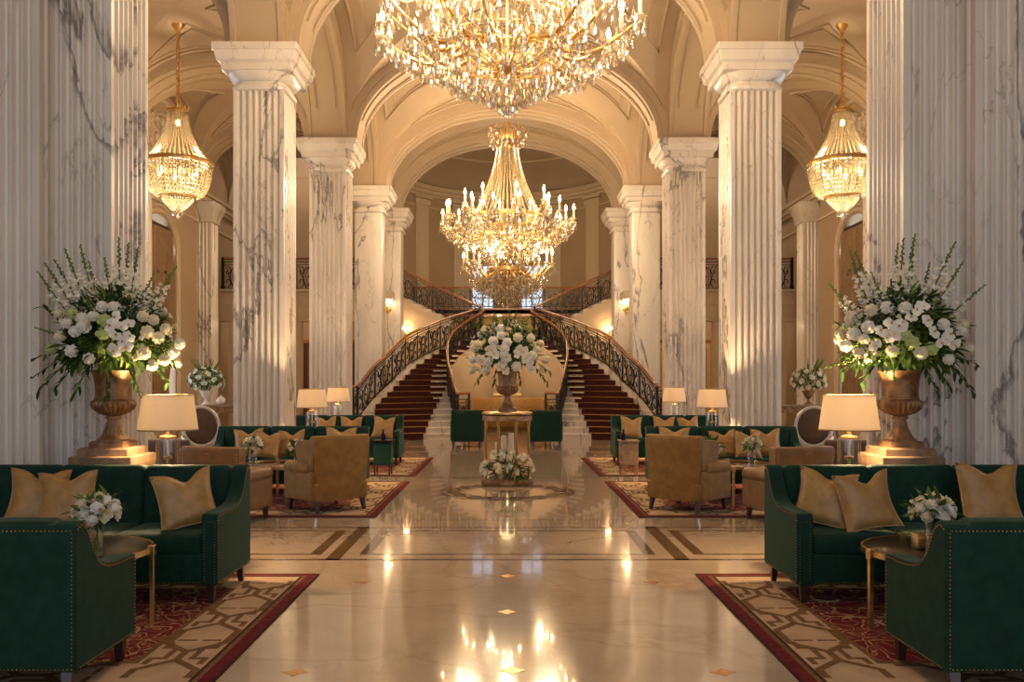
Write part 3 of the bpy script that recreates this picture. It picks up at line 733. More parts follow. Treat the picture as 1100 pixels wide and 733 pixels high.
# landing, alcove below it, gallery behind
mb = MB(); mb.span(-1.0, 1.0, LY, 33.6, LZ - 0.2, LZ); structure(mb.build('floor_landing', 'marble', smooth=False))
mb = MB(); mb.span(-4.5, 4.5, 33.5, 33.75, GZ - 0.32, GZ)
for z, h, d in ((GZ - 0.06, 0.06, 0.08), (GZ - 0.32, 0.06, 0.05)): mb.span(-4.5, 4.5, 33.5 - d, 33.6, z, z + h)
structure(mb.build('trim_22', 'rail_wood', smooth=False))
mb = MB(); mb.span(-4.5, 4.5, 33.5, 37.0, GZ - 0.2, GZ - 0.01)
for s in (-1, 1): mb.span(s * 3.56, s * 4.5, LY + 0.02, 33.5, GZ - 0.2, GZ)
structure(mb.build('floor_gallery', 'marble', smooth=False))
mb = MB(); mb.span(-4.5, 4.5, 33.6, 33.8, LZ, GZ - 0.2); structure(mb.build('wall_landing', 'olive', smooth=False))
mb = MB(); mb.span(-2.4, 2.4, 29.80, 29.9, 0, LZ - 0.2)
for x in (-2.0, -0.7, 0.75): frame_rect(mb, x, x + 1.25 if x != -0.7 else x + 1.4, 0.35, 2.6, 29.75, 0.05, 0.03)
structure(mb.build('wall_alcove', 'olive', smooth=False))
bal = thing('gallery_balustrade', 'iron balustrade with wooden rail along the gallery behind the landing', 'balustrade')
railing(bal, lambda t: (lerp(-3.6, 3.6, t), 33.52, GZ), 0.80, 10, 'railing', True, True)
for s in (-1, 1):
    b = thing('gallery_balustrade', 'short iron balustrade on the cross gallery at the end of the %s aisle' % SIDE[s], 'balustrade', (0, 0, 0), 0, 'cross gallery balustrades')
    railing(b, lambda t, s=s: (s * lerp(4.3, 8.85, t), 27.1, GZ), 1.0, 6, 'railing', True, True)
# sconces
def sconce(loc, label, rz=0.0, n=3):
    t = thing('wall_sconce', label, 'wall lamp', loc, rz, 'candle sconces by the stairs')
    mb = MB(); mb.lathe([(0.0, -0.02), (0.06, -0.015), (0.075, 0.0), (0.05, 0.02), (0, 0.025)], 12, T=Matrix.Rotation(PI / 2, 4, 'X') @ Matrix.Scale(1.7, 4, (0, 1, 0)))
    mb.ball((0, -0.03, -0.20), 0.035, 8, 6); mb.tube([(0, -0.02, -0.12), (0, -0.03, -0.26)], 0.012, 6); mb.build('backplate', 'gilt', t)
    for k in range(n):
        a = (k - (n - 1) / 2) * 0.75; dx, dy = math.sin(a) * 0.16, -math.cos(a) * 0.14 - 0.05
        MB().tube([(dx * u, lerp(-0.02, dy, u), -0.05 - 0.09 * math.sin(u * PI) + 0.10 * u * u) for u in [i / 10 for i in range(11)]], 0.011, 6).build('arm', 'gilt', t, fix=False)
        c = MB().lathe([(0.0, 0.04), (0.03, 0.05), (0.04, 0.07), (0.016, 0.07), (0.015, 0.17), (0, 0.175)], 10, (dx, dy, 0)).build('candle', 'wax', t)
        MB().lathe([(0, 0.17), (0.022, 0.20), (0.022, 0.225), (0.008, 0.27), (0, 0.29)], 8, (dx, dy, 0)).build('flame_bulb', 'sconce_glow', c)
    for k in range(5): mbx = MB().bead((math.sin((k - 2) * 0.6) * 0.13, -0.12, -0.06), 0.018, 2.2).build('crystal_drop', 'crystal', t, smooth=False)
    lamp('sconce_light', (0, -0.25, 0.22), 15, (1, 0.66, 0.34), 0.06, parent=t)
for s in (-1, 1):
    sconce((s * 3.78, 27.66, 3.95), 'candle sconce on the farthest %s column, higher of the two on its side' % SIDE[s])
    sconce((s * 3.42, LY - 0.08, 3.22), 'candle sconce on the cream wall under the %s upper stair flight' % SIDE[s], 0, 2)
# ================================================================== chandeliers
def drop_mesh(L, w):
    mb = MB(); prof = [(0.0, 0), (0.22, -0.06), (0.16, -0.14), (0.55, -0.34), (1.0, -0.66), (0.62, -0.86), (0, -1.0)]
    rings = [[(r * w / 2 * math.cos(2 * PI * i / 7), r * w / 2 * math.sin(2 * PI * i / 7), z * L) for i in range(7)] for r, z in prof if r > 0]
    mb.loft(rings, cap=False); n = len(mb.v); mb.add([(0, 0, -L)] + rings[-1], [(0, 1 + i, 1 + (i + 1) % 7) for i in range(7)])
    return mb
def chandelier(name, label, loc, top_z, lower, group, energy):
    t = thing(name, label, 'chandelier', loc, 0, group); rnd = random.Random(3 if lower else 4)
    dm = drop_mesh(0.27, 0.085).mesh('crystal_drop', 'crystal', smooth=False)
    ds = drop_mesh(0.17, 0.060).mesh('crystal_drop', 'crystal', smooth=False)
    drops = []                               # (x, y, z, big)
    def ring_of(r, z, n, big=True, ph=0.0):
        for i in range(n):
            a = 2 * PI * (i + ph) / n + rnd.uniform(-0.03, 0.03); drops.append((r * math.cos(a), r * math.sin(a), z + rnd.uniform(-0.02, 0.02), big))
    def torus(mb, r, z, w, seg=48): mb.tube([(r * math.cos(2 * PI * i / seg), r * math.sin(2 * PI * i / seg), z) for i in range(seg)], w, 6, closed=True)
    def tier(z0, R, rb, zb, narm, inner, zarm):
        """hub at z0, ribs up to a ring of radius rb at zb, arms reaching to R"""
        hub = MB().lathe([(0, z0 - 0.10), (0.05, z0 - 0.08), (0.13, z0 - 0.02), (0.15, z0 + 0.02), (0.06, z0 + 0.08), (0, z0 + 0.1)], 16); hub.build('hub', 'gilt', t)
        for k in range(14):
            a = 2 * PI * k / 14; pts = []
            for i in range(11):
                u = i / 10; r = lerp(0.12, rb, u ** 0.75); z = z0 + (zb - z0) * u ** 1.7; pts.append((r * math.cos(a), r * math.sin(a), z))
            MB().tube(pts, 0.014, 5).build('rib', 'gilt', t, angle=60, fix=False)
        mb = MB(); mb.lathe([(rb, zb - 0.05), (rb + 0.03, zb - 0.04), (rb + 0.03, zb + 0.04), (rb, zb + 0.05), (rb - 0.02, zb)], 48); mb.build('ring', 'gilt', t)
        mb = MB()
        for r, z in ((0.30, z0 - 0.02), (0.52, z0 + 0.02), (0.75, z0 + 0.10), (1.0, z0 + 0.22)):
            if r < R * 0.8: torus(mb, r, z, 0.008)
        mb.build('wire_hoops', 'gilt', t, angle=60, fix=False)
        def arm(a, r1, zc, z_in, r_in):
            c_, s_ = math.cos(a), math.sin(a); pts = []
            for i in range(19):
                u = i / 18; r = lerp(r_in, r1, u) + 0.06 * math.sin(u * PI * 2); z = lerp(z_in, zc, u) - 0.30 * math.sin(u * PI) * (0.6 + 0.6 * u); pts.append((r * c_, r * s_, z))
            MB().tube(pts, lambda u: lerp(0.034, 0.020, u), 6).build('arm', 'gilt', t, angle=60, fix=False)
            cx, cy = r1 * c_, r1 * s_
            cd = MB().lathe([(0, zc - 0.06), (0.03, zc - 0.05), (0.018, zc), (0.05, zc + 0.01), (0.085, zc + 0.035), (0.08, zc + 0.04), (0.028, zc + 0.03), (0.027, zc + 0.25), (0, zc + 0.255)], 10, (cx, cy, 0)).build('candle', 'wax', t)
            MB().lathe([(0, zc + 0.25), (0.028, zc + 0.28), (0.032, zc + 0.32), (0.014, zc + 0.39), (0, zc + 0.42)], 8, (cx, cy, 0)).build('flame', 'flame', cd)
            for q in range(4):
                b = a + 2 * PI * (q + 0.5) / 4; drops.append((cx + 0.075 * math.cos(b), cy + 0.075 * math.sin(b), zc + 0.02, q % 2 == 0))
            for u in (0.35, 0.5, 0.62, 0.74, 0.86):
                i = int(u * 18); p = pts[i]; drops.append((p[0], p[1], p[2] - 0.015, True))
        for k in range(narm): arm(2 * PI * (k + 0.5) / narm, R * (0.97 if k % 2 else 0.88), zarm + (0.0 if k % 2 else 0.10), z0 + 0.28, 0.35)
        for k in range(inner): arm(2 * PI * k / inner + 0.2, R * 0.62, zarm + 0.42, zb, rb * 0.6)
        # inner crystal bowl of strands
        sm = MB()
        for i in range(40):
            u = i / 39; r = lerp(0.10, rb * 0.92, math.sin(u * PI / 2)); sm.bead((r, 0, z0 + 0.06 + (zb - z0 - 0.06) * u ** 1.6), 0.024)
        me = sm.mesh('bead_strand', 'bead', smooth=False, fix=False)
        for k in range(28): put('bead_strand', me, t, RZ(2 * PI * (k + 0.5) / 28))
        ring_of(0.10, z0 - 0.36, 6); ring_of(0.22, z0 - 0.27, 12); ring_of(0.36, z0 - 0.19, 17); ring_of(0.50, z0 - 0.12, 22); ring_of(0.64, z0 - 0.05, 26); ring_of(0.78, z0 + 0.01, 28); ring_of(0.95, z0 + 0.10, 32)
        if R > 1.4: ring_of(1.14, z0 + 0.20, 36); ring_of(1.34, z0 + 0.30, 40); ring_of(1.55, z0 + 0.42, 44); ring_of(1.70, z0 + 0.52, 44, False)
        ring_of(rb + 0.04, zb - 0.03, int(34 * rb) + 6, False); ring_of(rb * 0.98, zb - 0.16, int(30 * rb) + 6)
        MB().ball((0, 0, z0 - 0.58), 0.055, 10, 8).build('finial_ball', 'crystal', t)
        MB().tube([(0, 0, z0), (0, 0, z0 - 0.56)], 0.012, 5).build('stem', 'gilt', t, fix=False)
    R = 1.78
    if lower:
        tier(-0.95, 1.22, 0.50, -0.62, 12, 0, -0.52); ring_of(1.12, -0.60, 40, False); ring_of(1.0, -0.70, 34); ring_of(0.82, -0.80, 28)
        ring_of(1.66, 0.58, 56); ring_of(1.52, 0.44, 52); ring_of(1.72, 0.66, 48, False); ring_of(0.7, -0.12, 26); ring_of(0.55, -0.22, 22)
    tier(0.0, R, 0.95, 0.72, 16, 8, 0.62 if lower else 0.50)
    # crown and long strands
    zc = 2.72 if lower else 2.45; sm = MB()
    for i in range(40):
        u = i / 39; r = lerp(0.27, 0.90, u ** 1.7); sm.bead((r, 0, lerp(zc - 0.1, 0.76, u)), 0.026, 1.2)
    me = sm.mesh('long_bead_strand', 'bead', smooth=False, fix=False)
    for k in range(36): put('long_bead_strand', me, t, RZ(2 * PI * k / 36))
    MB().lathe([(0.24, zc - 0.22), (0.29, zc - 0.20), (0.29, zc - 0.08), (0.25, zc), (0.33, zc + 0.10), (0.36, zc + 0.22), (0.30, zc + 0.24), (0.05, zc + 0.30), (0.03, zc + 0.45), (0, zc + 0.45)], 24).build('crown', 'gilt', t)
    ring_of(0.42, zc + 0.26, 22); ring_of(0.50, zc + 0.36, 22); ring_of(0.44, zc + 0.12, 20); ring_of(0.31, zc - 0.05, 18, False); ring_of(0.30, zc + 0.12, 18)
    for k in range(8):
        a = 2 * PI * k / 8
        MB().tube([((0.28 + 0.16 * math.sin(u * PI)) * math.cos(a), (0.28 + 0.16 * math.sin(u * PI)) * math.sin(a), zc + 0.1 + 0.32 * u) for u in [i / 8 for i in range(9)]], 0.010, 5).build('crown_leaf', 'gilt', t, fix=False)
    for k in range(16):                      # swags of beads between the arms
        a0, a1 = 2 * PI * (k + 0.5) / 16, 2 * PI * (k + 1.5) / 16; sw = MB()
        for i in range(13):
            u = i / 12; a = lerp(a0, a1, u); r = R * 0.90; z = (0.66 if lower else 0.54) - 0.16 * math.sin(u * PI); sw.bead((r * math.cos(a), r * math.sin(a), z), 0.017)
        sw.build('bead_swag', 'bead', t, smooth=False, fix=False)
    MB().tube([(0, 0, 0.1), (0, 0, zc + 0.45)], 0.022, 8).build('stem', 'gilt', t, fix=False)
    chain = MB(); z = zc + 0.45; zt = top_z - loc[2]; k = 0
    while z < zt:
        chain.tube([(0.022 * math.cos(2 * PI * i / 8) * (k % 2 == 0), 0.022 * math.cos(2 * PI * i / 8) * (k % 2), z + 0.035 + 0.045 * math.sin(2 * PI * i / 8)) for i in range(8)], 0.007, 4, closed=True); z += 0.07; k += 1
    chain.build('chain', 'gilt', t, fix=False)
    MB().lathe([(0, zt - 0.12), (0.04, zt - 0.1), (0.10, zt - 0.03), (0.16, zt), (0, zt)], 16).build('ceiling_rose', 'gilt', t)
    drops.sort(key=lambda d: (not d[3], d[1]))
    for x, y, z, big in drops[:100]: put('crystal_drop', dm if big else ds, t, TR(x, y, z) @ RZ(rnd.uniform(0, 6)))
    mb = MB(); proto = drop_mesh(0.27, 0.085); ps = drop_mesh(0.17, 0.06)
    for x, y, z, big in drops[100:]:
        q = proto if big else ps; mb.add(q.v, q.f, TR(x, y, z) @ RZ(rnd.uniform(0, 6)))
    o = mb.build('crystal_drops', 'crystal', t, smooth=False, fix=False); o['kind'] = 'stuff'
    for k in range(6):
        a = 2 * PI * (k + 0.5) / 6; lamp('candle_light', (1.2 * math.cos(a), 1.2 * math.sin(a), 1.50 if lower else 1.0), energy / 8, radius=0.28, parent=t)
    lamp('bowl_light', (0, 0, 0.42), energy / 30, radius=0.2, parent=t)
    if lower:
        for k in range(3): a = 2 * PI * k / 3; lamp('candle_light', (0.8 * math.cos(a), 0.8 * math.sin(a), -0.2), energy / 22, radius=0.12, parent=t)
    return t
chandelier('crystal_chandelier', 'huge gilt crystal chandelier nearest the top of the photo, cropped by its upper edge', (0, 11.4, 5.72), 9.62, False, 'great nave chandeliers', 1150)
chandelier('crystal_chandelier', 'tiered crystal chandelier with burning candles hanging before the stairs', (0, 22.5, 5.12), 9.62, True, 'great nave chandeliers', 1050)

def basket_chandelier(loc, label):
    t = thing('basket_chandelier', label, 'chandelier', loc, 0, 'basket chandeliers in the aisles'); t.scale = (1.068,) * 3   # origin at the main ring
    def torus(r, z, w, name, n=40): MB().lathe([(r - w, z - w), (r + w, z - w * 1.2), (r + w * 1.3, z), (r + w, z + w * 1.2), (r - w, z + w), (r - w, z - w)], n).build(name, 'brass', t)
    torus(0.63, 0, 0.036, 'main_ring'); torus(0.19, 1.02, 0.025, 'crown_ring'); torus(0.315, -0.66, 0.022, 'lower_ring', 28)
    mb = MB()
    for k in range(12):
        a = 2 * PI * k / 12; mb.add([(0.19 * math.cos(a - 0.2), 0.19 * math.sin(a - 0.2), 1.04), (0.19 * math.cos(a + 0.2), 0.19 * math.sin(a + 0.2), 1.04), (0.225 * math.cos(a), 0.225 * math.sin(a), 1.13)], [(0, 1, 2)])
    mb.build('crown_points', 'gilt', t, smooth=False)
    def strands(fn, nb, ns, name, r, zs=1.0):
        sm = MB()
        for i in range(nb): x, z = fn(i / (nb - 1)); sm.bead((x, 0, z), r, zs)
        me = sm.mesh(name, 'bead', smooth=False, fix=False)
        for k in range(ns): put(name, me, t, RZ(2 * PI * k / ns))
    strands(lambda u: (0.18 + 0.43 * u ** 1.9, 1.0 - 0.98 * u), 34, 38, 'bead_strand', 0.020, 1.1)
    strands(lambda u: (0.32 + 0.30 * math.sqrt(max(0, 1 - u ** 2.6)), -0.66 * u), 36, 46, 'basket_strand', 0.0235)
    strands(lambda u: (lerp(0.30, 0.10, u ** 1.4), -0.68 - 0.24 * u), 14, 36, 'bottom_strand', 0.018)
    mb = MB()
    for i in range(9):
        u = (i + 0.5) / 9; r = 0.325 + 0.30 * math.sqrt(max(0, 1 - u ** 2.6))
        for k in range(72): mb.bead((r * math.cos(2 * PI * k / 72), r * math.sin(2 * PI * k / 72), -0.66 * u), 0.026)
    o = mb.build('bead_rows', 'bead', t, smooth=False, fix=False); o['kind'] = 'stuff'
    ds = drop_mesh(0.12, 0.045).mesh('crystal_drop', 'crystal', smooth=False)
    for k in range(36): a = 2 * PI * k / 36; put('crystal_drop', ds, t, TR(0.635 * math.cos(a), 0.635 * math.sin(a), -0.02))
    for k in range(10): a = 2 * PI * k / 10; put('crystal_drop', ds, t, TR(0.10 * math.cos(a), 0.10 * math.sin(a), -0.90))
    MB().ball((0, 0, -1.04), 0.035, 8, 6, (1, 1, 1.4)).build('finial', 'crystal', t)
    zt = 2.72; chain = MB(); z = 1.05; k = 0
    while z < zt:
        chain.tube([(0.03 * math.cos(2 * PI * i / 8) * (k % 2 == 0), 0.03 * math.cos(2 * PI * i / 8) * (k % 2), z + 0.04 + 0.05 * math.sin(2 * PI * i / 8)) for i in range(8)], 0.014, 4, closed=True); z += 0.075; k += 1
    chain.build('chain', 'gilt', t, fix=False)
    MB().lathe([(0.02, zt - 0.16), (0.05, zt - 0.12), (0.10, zt - 0.04), (0.12, zt + 0.02), (0, zt + 0.02)], 16).build('ceiling_rose', 'gilt', t)
    for k in range(6):
        a = 2 * PI * k / 6; b = MB().ball((0.36 * math.cos(a), 0.36 * math.sin(a), -0.18), 0.04, 8, 6, (1, 1, 1.5)).build('bulb', 'lampbulb', t)
    MB().ball((0, 0, 0.80), 0.05, 8, 6, (1, 1, 1.4)).build('bulb', 'lampbulb', t)
    MB().tube([(0, 0, -0.6), (0, 0, 1.05)], 0.012, 6).build('stem', 'gilt', t, fix=False)
    lamp('basket_light', (0, 0, -0.2), 330, radius=0.2, parent=t); lamp('crown_light', (0, 0, 0.8), 50, radius=0.06, parent=t)
for s in (-1, 1): basket_chandelier((s * 6.91 + (0.12 if s > 0 else 0), 18.26, 6.19), 'basket chandelier of crystal beads hanging in the %s aisle' % SIDE[s])

# table lamps
def table_lamp(loc, label, sc=1.0, e=290):
    t = thing('table_lamp', label, 'lamp', loc, 0, 'table lamps with drum shades'); t.scale = (sc, sc, sc)
    g = MB(); g.lathe([(0.085, 0.02), (0.095, 0.03), (0.095, 0.345), (0.085, 0.355), (0.078, 0.35), (0.080, 0.04), (0.0, 0.035)], 28); g.build('glass_base', 'glass', t)
    MB().lathe([(0, 0), (0.10, 0), (0.10, 0.02), (0.0, 0.022)], 24).build('foot', 'brass', t)
    MB().lathe([(0, 0.35), (0.065, 0.352), (0.07, 0.36), (0.065, 0.372), (0.02, 0.38), (0.014, 0.42), (0, 0.43)], 20).build('cap', 'brass', t)
    MB().tube([(0, 0, 0.02), (0, 0, 0.5)], 0.011, 8).build('rod', 'brass', t)
    MB().lathe([(0.0, 0.17), (0.035, 0.18), (0.04, 0.20), (0, 0.21)], 14).build('collar', 'brass', t)
    MB().lathe([(0.245, 0.42), (0.205, 0.72), (0.2035, 0.72), (0.2435, 0.42), (0.245, 0.42)], 48).build('shade', 'shade', t)
    mb = MB(); mb.lathe([(0.2455, 0.42), (0.247, 0.425), (0.2445, 0.432)], 48); mb.lathe([(0.2065, 0.713), (0.208, 0.718), (0.205, 0.722)], 48)
    for k in range(3): a = 2 * PI * k / 3; mb.tube([(0, 0, 0.66), (0.204 * math.cos(a), 0.204 * math.sin(a), 0.70)], 0.003, 4)
    mb.build('shade_trim', 'satin', t)
    MB().ball((0, 0, 0.56), 0.035, 10, 8, (1, 1, 1.3)).build('bulb', 'lampbulb', t)
    lamp('lamp_light', (0, 0, 0.565), e, (1, 0.68, 0.36), 0.045, parent=t)
def console_table(loc, w, d, h, label, m='wood', top='black_glass'):
    t = thing('console_table', label, 'table', loc, 0, 'side tables behind the sofas')
    MB().rbox((0, 0, h - 0.02), (w, d, 0.04), 0.008, 2).build('top', top, t)
    MB().box((0, 0, h - 0.08), (w - 0.06, d - 0.06, 0.08)).build('apron', m, t, smooth=False)
    for a in (-1, 1):
        for b in (-1, 1):
            MB().prism([(-0.02, -0.02), (0.02, -0.02), (0.02, 0.02), (-0.02, 0.02)], 0, h - 0.12, T=TR(a * (w / 2 - 0.06), b * (d / 2 - 0.06), 0)).build('leg', m, t, smooth=False)
    return t
for s in (-1, 1):
    console_table((s * 2.87, 7.36, 0), 0.60, 0.36, 0.775, 'dark console table behind the nearest %s sofa, under its lamp' % SIDE[s])
    table_lamp((s * 2.87 + (0.02 if s > 0 else 0), 7.36, 0.775), 'large lit drum lamp behind the nearest %s green sofa' % SIDE[s])
    console_table((s * 3.18, 13.86, 0), 0.5, 0.34, 0.775, 'dark console table behind the second %s sofa, under its lamp' % SIDE[s])
    table_lamp((s * (3.11 if s < 0 else 3.26), 13.86, 0.775), 'lit drum lamp behind the second %s green sofa, beside the fluted column' % SIDE[s])
    console_table((s * 3.47, 18.0, 0), 0.5, 0.34, 0.775, 'dark console table behind the farthest %s sofa, under its lamp' % SIDE[s])
    table_lamp((s * (3.50 if s < 0 else 3.45), 18.0, 0.775), 'lit drum lamp behind the farthest %s green sofa, smallest lamp on its side' % SIDE[s])
# ================================================================== rugs
RUGZ = 0.012
def rug(s, y0, y1, x0, x1, label):
    t = MB(); cx, cy, hw, hl = s * (x0 + x1) / 2, (y0 + y1) / 2, (x1 - x0) / 2, (y1 - y0) / 2
    def rect(ins, z, mi):
        t.mi = mi; t.add([(-hw + ins, -hl + ins, z), (hw - ins, -hl + ins, z), (hw - ins, hl - ins, z), (-hw + ins, hl - ins, z)], [(0, 1, 2, 3)])
    t.mi = 4; t.box((0, 0, RUGZ / 2 - 0.001), (2 * hw, 2 * hl, RUGZ))
    z = RUGZ; e = 0.0009
    rect(0.015, z, 0); rect(0.085, z + e, 1); rect(0.115, z + e * 1.6, 4); rect(0.135, z + 2 * e, 2)
    B0, B1 = 0.135, 0.56
    rect(B1 - 0.035, z + 3 * e, 1); rect(B1, z + 4 * e, 3)
    def ribbon(pts, w, z_, mi):
        t.mi = mi; n = len(pts); vs = []; pts = [Vector(p) for p in pts]
        for i in range(n):
            d0 = (pts[i] - pts[i - 1]).normalized() if i else (pts[1] - pts[0]).normalized(); d1 = (pts[i + 1] - pts[i]).normalized() if i < n - 1 else d0
            n0, n1 = Vector((-d0.y, d0.x)), Vector((-d1.y, d1.x)); m = n0 + n1
            m = m.normalized() if m.length > 1e-6 else n0
            k = (w / 2) / max(0.35, m.dot(n0)); vs += [(pts[i].x + m.x * k, pts[i].y + m.y * k, z_), (pts[i].x - m.x * k, pts[i].y - m.y * k, z_)]
        t.add(vs, [(2 * i, 2 * i + 2, 2 * i + 3, 2 * i + 1) for i in range(n - 1)])
    bw = B1 - 0.035 - B0
    def side(length, mapf, k0):
        n = max(1, round(length / 0.80)); p = length / n
        for k in range(n):
            for fl in (0, 1):
                def q(u, v): return mapf((k + u) * p - length / 2, B0 + (1 - v if fl else v) * bw)
                ribbon([q(0, 0.06), q(0.18, 0.06), q(0.40, 0.5), q(0.60, 0.5), q(0.82, 0.94), q(1.0, 0.94)], 0.046, z + (3.7 + fl * 0.5 + k0 * 0.2) * e, 1)
                ribbon([q(0.30, 0.10), q(0.44, 0.10), q(0.44, 0.30), q(0.70, 0.30), q(0.70, 0.12), q(0.86, 0.12)], 0.038, z + (2.75 + fl * 0.4 + k0 * 0.2) * e, 1)
                ribbon([q(0.90, 0.16), q(0.90, 0.46)], 0.03, z + (2.4 + fl * 0.15 + k0 * 0.07) * e, 1)
    side(2 * hl - 2 * B1 + 0.55, lambda a, d: (hw - d, a), 0); side(2 * hl - 2 * B1 + 0.55, lambda a, d: (-hw + d, a), 0)
    side(2 * hw - 2 * B1 - 0.1, lambda a, d: (a, hl - d), 1); side(2 * hw - 2 * B1 - 0.1, lambda a, d: (a, -hl + d), 1)
    rnd = random.Random(11 + int(y0)); t.mi = 1
    for k in range(int(hw * hl * 10)):       # scrolling leaves of the field
        x, y, a0 = rnd.uniform(-hw + B1 + 0.15, hw - B1 - 0.15), rnd.uniform(-hl + B1 + 0.15, hl - B1 - 0.15), rnd.uniform(0, 6.28); sg = rnd.choice((-1, 1))
        pts = [(x + (0.05 + 0.012 * i) * math.cos(a0 + sg * i * 0.45), y + (0.05 + 0.012 * i) * math.sin(a0 + sg * i * 0.45)) for i in range(9)]
        ribbon(pts, 0.024, z + (4.6 + k * 0.013) * e, rnd.choice((1, 2)))
    o = t.build('rug', ['rug_red', 'rug_brown', 'rug_cream', 'rug_field', 'rug_dark'], smooth=False, fix=False); o.location = (cx, cy, 0)
    return tag(o, label, 'rug', 'red and cream rugs')
NEAR = ['nearest', 'second', 'farthest']
for s in (-1, 1):
    for k, (y0, y1) in enumerate(((4.38, 7.23), (10.28, 13.98), (14.8, 18.45))):
        rug(s, y0, y1, 1.56, 5.2, 'red rug with cream fret border under the %s %s seating group' % (NEAR[k], SIDE[s]))

# ================================================================== upholstery
def nails(mb, pts, step=0.021, r=0.0050):
    acc = 0.0
    for a, b in zip(pts, pts[1:]):
        a, b = Vector(a), Vector(b); L = (b - a).length; d = acc
        while d < L: mb.bead(a.lerp(b, d / L), r); d += step
        acc = d - L
def catmull(pts, n=5):
    out = []; P_ = [pts[0]] + list(pts) + [pts[-1]]
    for i in range(1, len(P_) - 2):
        for k in range(n):
            t = k / n; out.append(tuple(0.5 * ((2 * P_[i][c]) + (-P_[i - 1][c] + P_[i + 1][c]) * t + (2 * P_[i - 1][c] - 5 * P_[i][c] + 4 * P_[i + 1][c] - P_[i + 2][c]) * t * t + (-P_[i - 1][c] + 3 * P_[i][c] - 3 * P_[i + 1][c] + P_[i + 2][c]) * t ** 3) for c in range(len(pts[0]))))
    out.append(tuple(pts[-1])); return out
def sofa(name, label, cat, W, n, loc, rz, group, D=0.80, H=0.935, back_arc=0.0):
    t = thing(name, label, cat, loc, rz, group); ta = 0.115; yb, yf = D / 2, -D / 2
    top = catmull([(yb, H - 0.02), (yb - 0.06, H - 0.005), (yb - 0.12, H - 0.05), (yb - 0.19, H - 0.17), (yb - 0.29, H - 0.255), (yb - 0.45, H - 0.283), (yf + 0.10, H - 0.285), (yf + 0.02, H - 0.292), (yf, H - 0.325)])
    prof = top + [(yf, 0.14), (yb, 0.14)]
    for s in (-1, 1):
        mb = MB(); lo, hi = sorted((s * (W / 2), s * (W / 2 - ta))); mb.prism(prof, lo, hi, 'YZ'); mb.build('arm', 'green', t, angle=30, bevel=0.022)
        nb = MB(); x = s * (W / 2 + 0.001)
        path = [(x, y - (0.016 if y > yb - 0.03 else 0), z - 0.022) for y, z in top[:-2]] + [(x, yf + 0.02, H - 0.33), (x, yf + 0.02, 0.155), (x, yb - 0.02, 0.155)]
        nails(nb, path)
        nails(nb, [(s * (W / 2 - 0.02), yf - 0.001, 0.155), (s * (W / 2 - 0.02), yf - 0.001, H - 0.345), (s * (W / 2 - ta + 0.02), yf - 0.001, H - 0.345), (s * (W / 2 - ta + 0.02), yf - 0.001, 0.155)])
        nb.build('nailhead_trim', 'brass', t, smooth=False, fix=False)
    iw = W - 2 * ta; pw = iw / n
    MB().rbox((0, yb - 0.03, (0.14 + H - 0.02) / 2), (W - 0.03, 0.065, H - 0.02 - 0.14), 0.025, 3).build('back_panel', 'green', t)
    for k in range(n):
        x = -iw / 2 + pw * (k + 0.5); T = TR(x, yb - 0.13, 0.42) @ Matrix.Rotation(math.radians(-6), 4, 'X')
        MB().rbox((0, 0, H - 0.42 - 0.27), (pw + 0.004, 0.17, 0.54), 0.055, 5, T, (0, 0.02, 0.0)).build('backrest', 'green', t)
    MB().rbox((0, -0.06, 0.25), (iw + 0.01, D - 0.15, 0.22), 0.015, 2).build('seat_frame', 'green', t)
    nb = MB(); nails(nb, [(-iw / 2, yf + 0.013, 0.153), (iw / 2, yf + 0.013, 0.153)]); nb.build('nailhead_trim', 'brass', t, smooth=False, fix=False)
    nc = max(1, n if n < 3 else 3); cw = iw / nc
    for k in range(nc): MB().rbox((-iw / 2 + cw * (k + 0.5), -0.085, 0.415), (cw - 0.006, D - 0.19, 0.155), 0.045, 5, None, (0, 0, 0.022)).build('seat_cushion', 'green', t)
    if cat == 'armchair':
        nb = MB(); y = yb + 0.003; x = W / 2 - 0.022
        nails(nb, [(-x, y, 0.155), (x, y, 0.155), (x, y, H - 0.05), (-x, y, H - 0.05), (-x, y, 0.155)]); nb.build('nailhead_trim', 'brass', t, smooth=False, fix=False)
    for a in (-1, 1):
        for b in (-1, 1):
            sp = 0.03 if b > 0 else 0
            MB().loft([[(x + o[0], y + o[1], z) for x, y in ((-w, -w), (w, -w), (w, w), (-w, w))] for w, z, o in ((0.018, 0.0, (0, sp)), (0.029, 0.145, (0, 0)))], T=TR(a * (W / 2 - 0.065), b * (D / 2 - 0.065), 0)).build('leg', 'wood', t, smooth=False)
    return t
def tapered_leg(t, x, y, h, m='wood', w0=0.017, w1=0.027, ox=0.0, oy=0.0):
    MB().loft([[(q * w + (ox if z == 0 else 0), p * w + (oy if z == 0 else 0), z) for q, p in ((-1, -1), (1, -1), (1, 1), (-1, 1))] for w, z in ((w0, 0.0), (w1, h))], T=TR(x, y, 0)).build('leg', m, t, smooth=False)
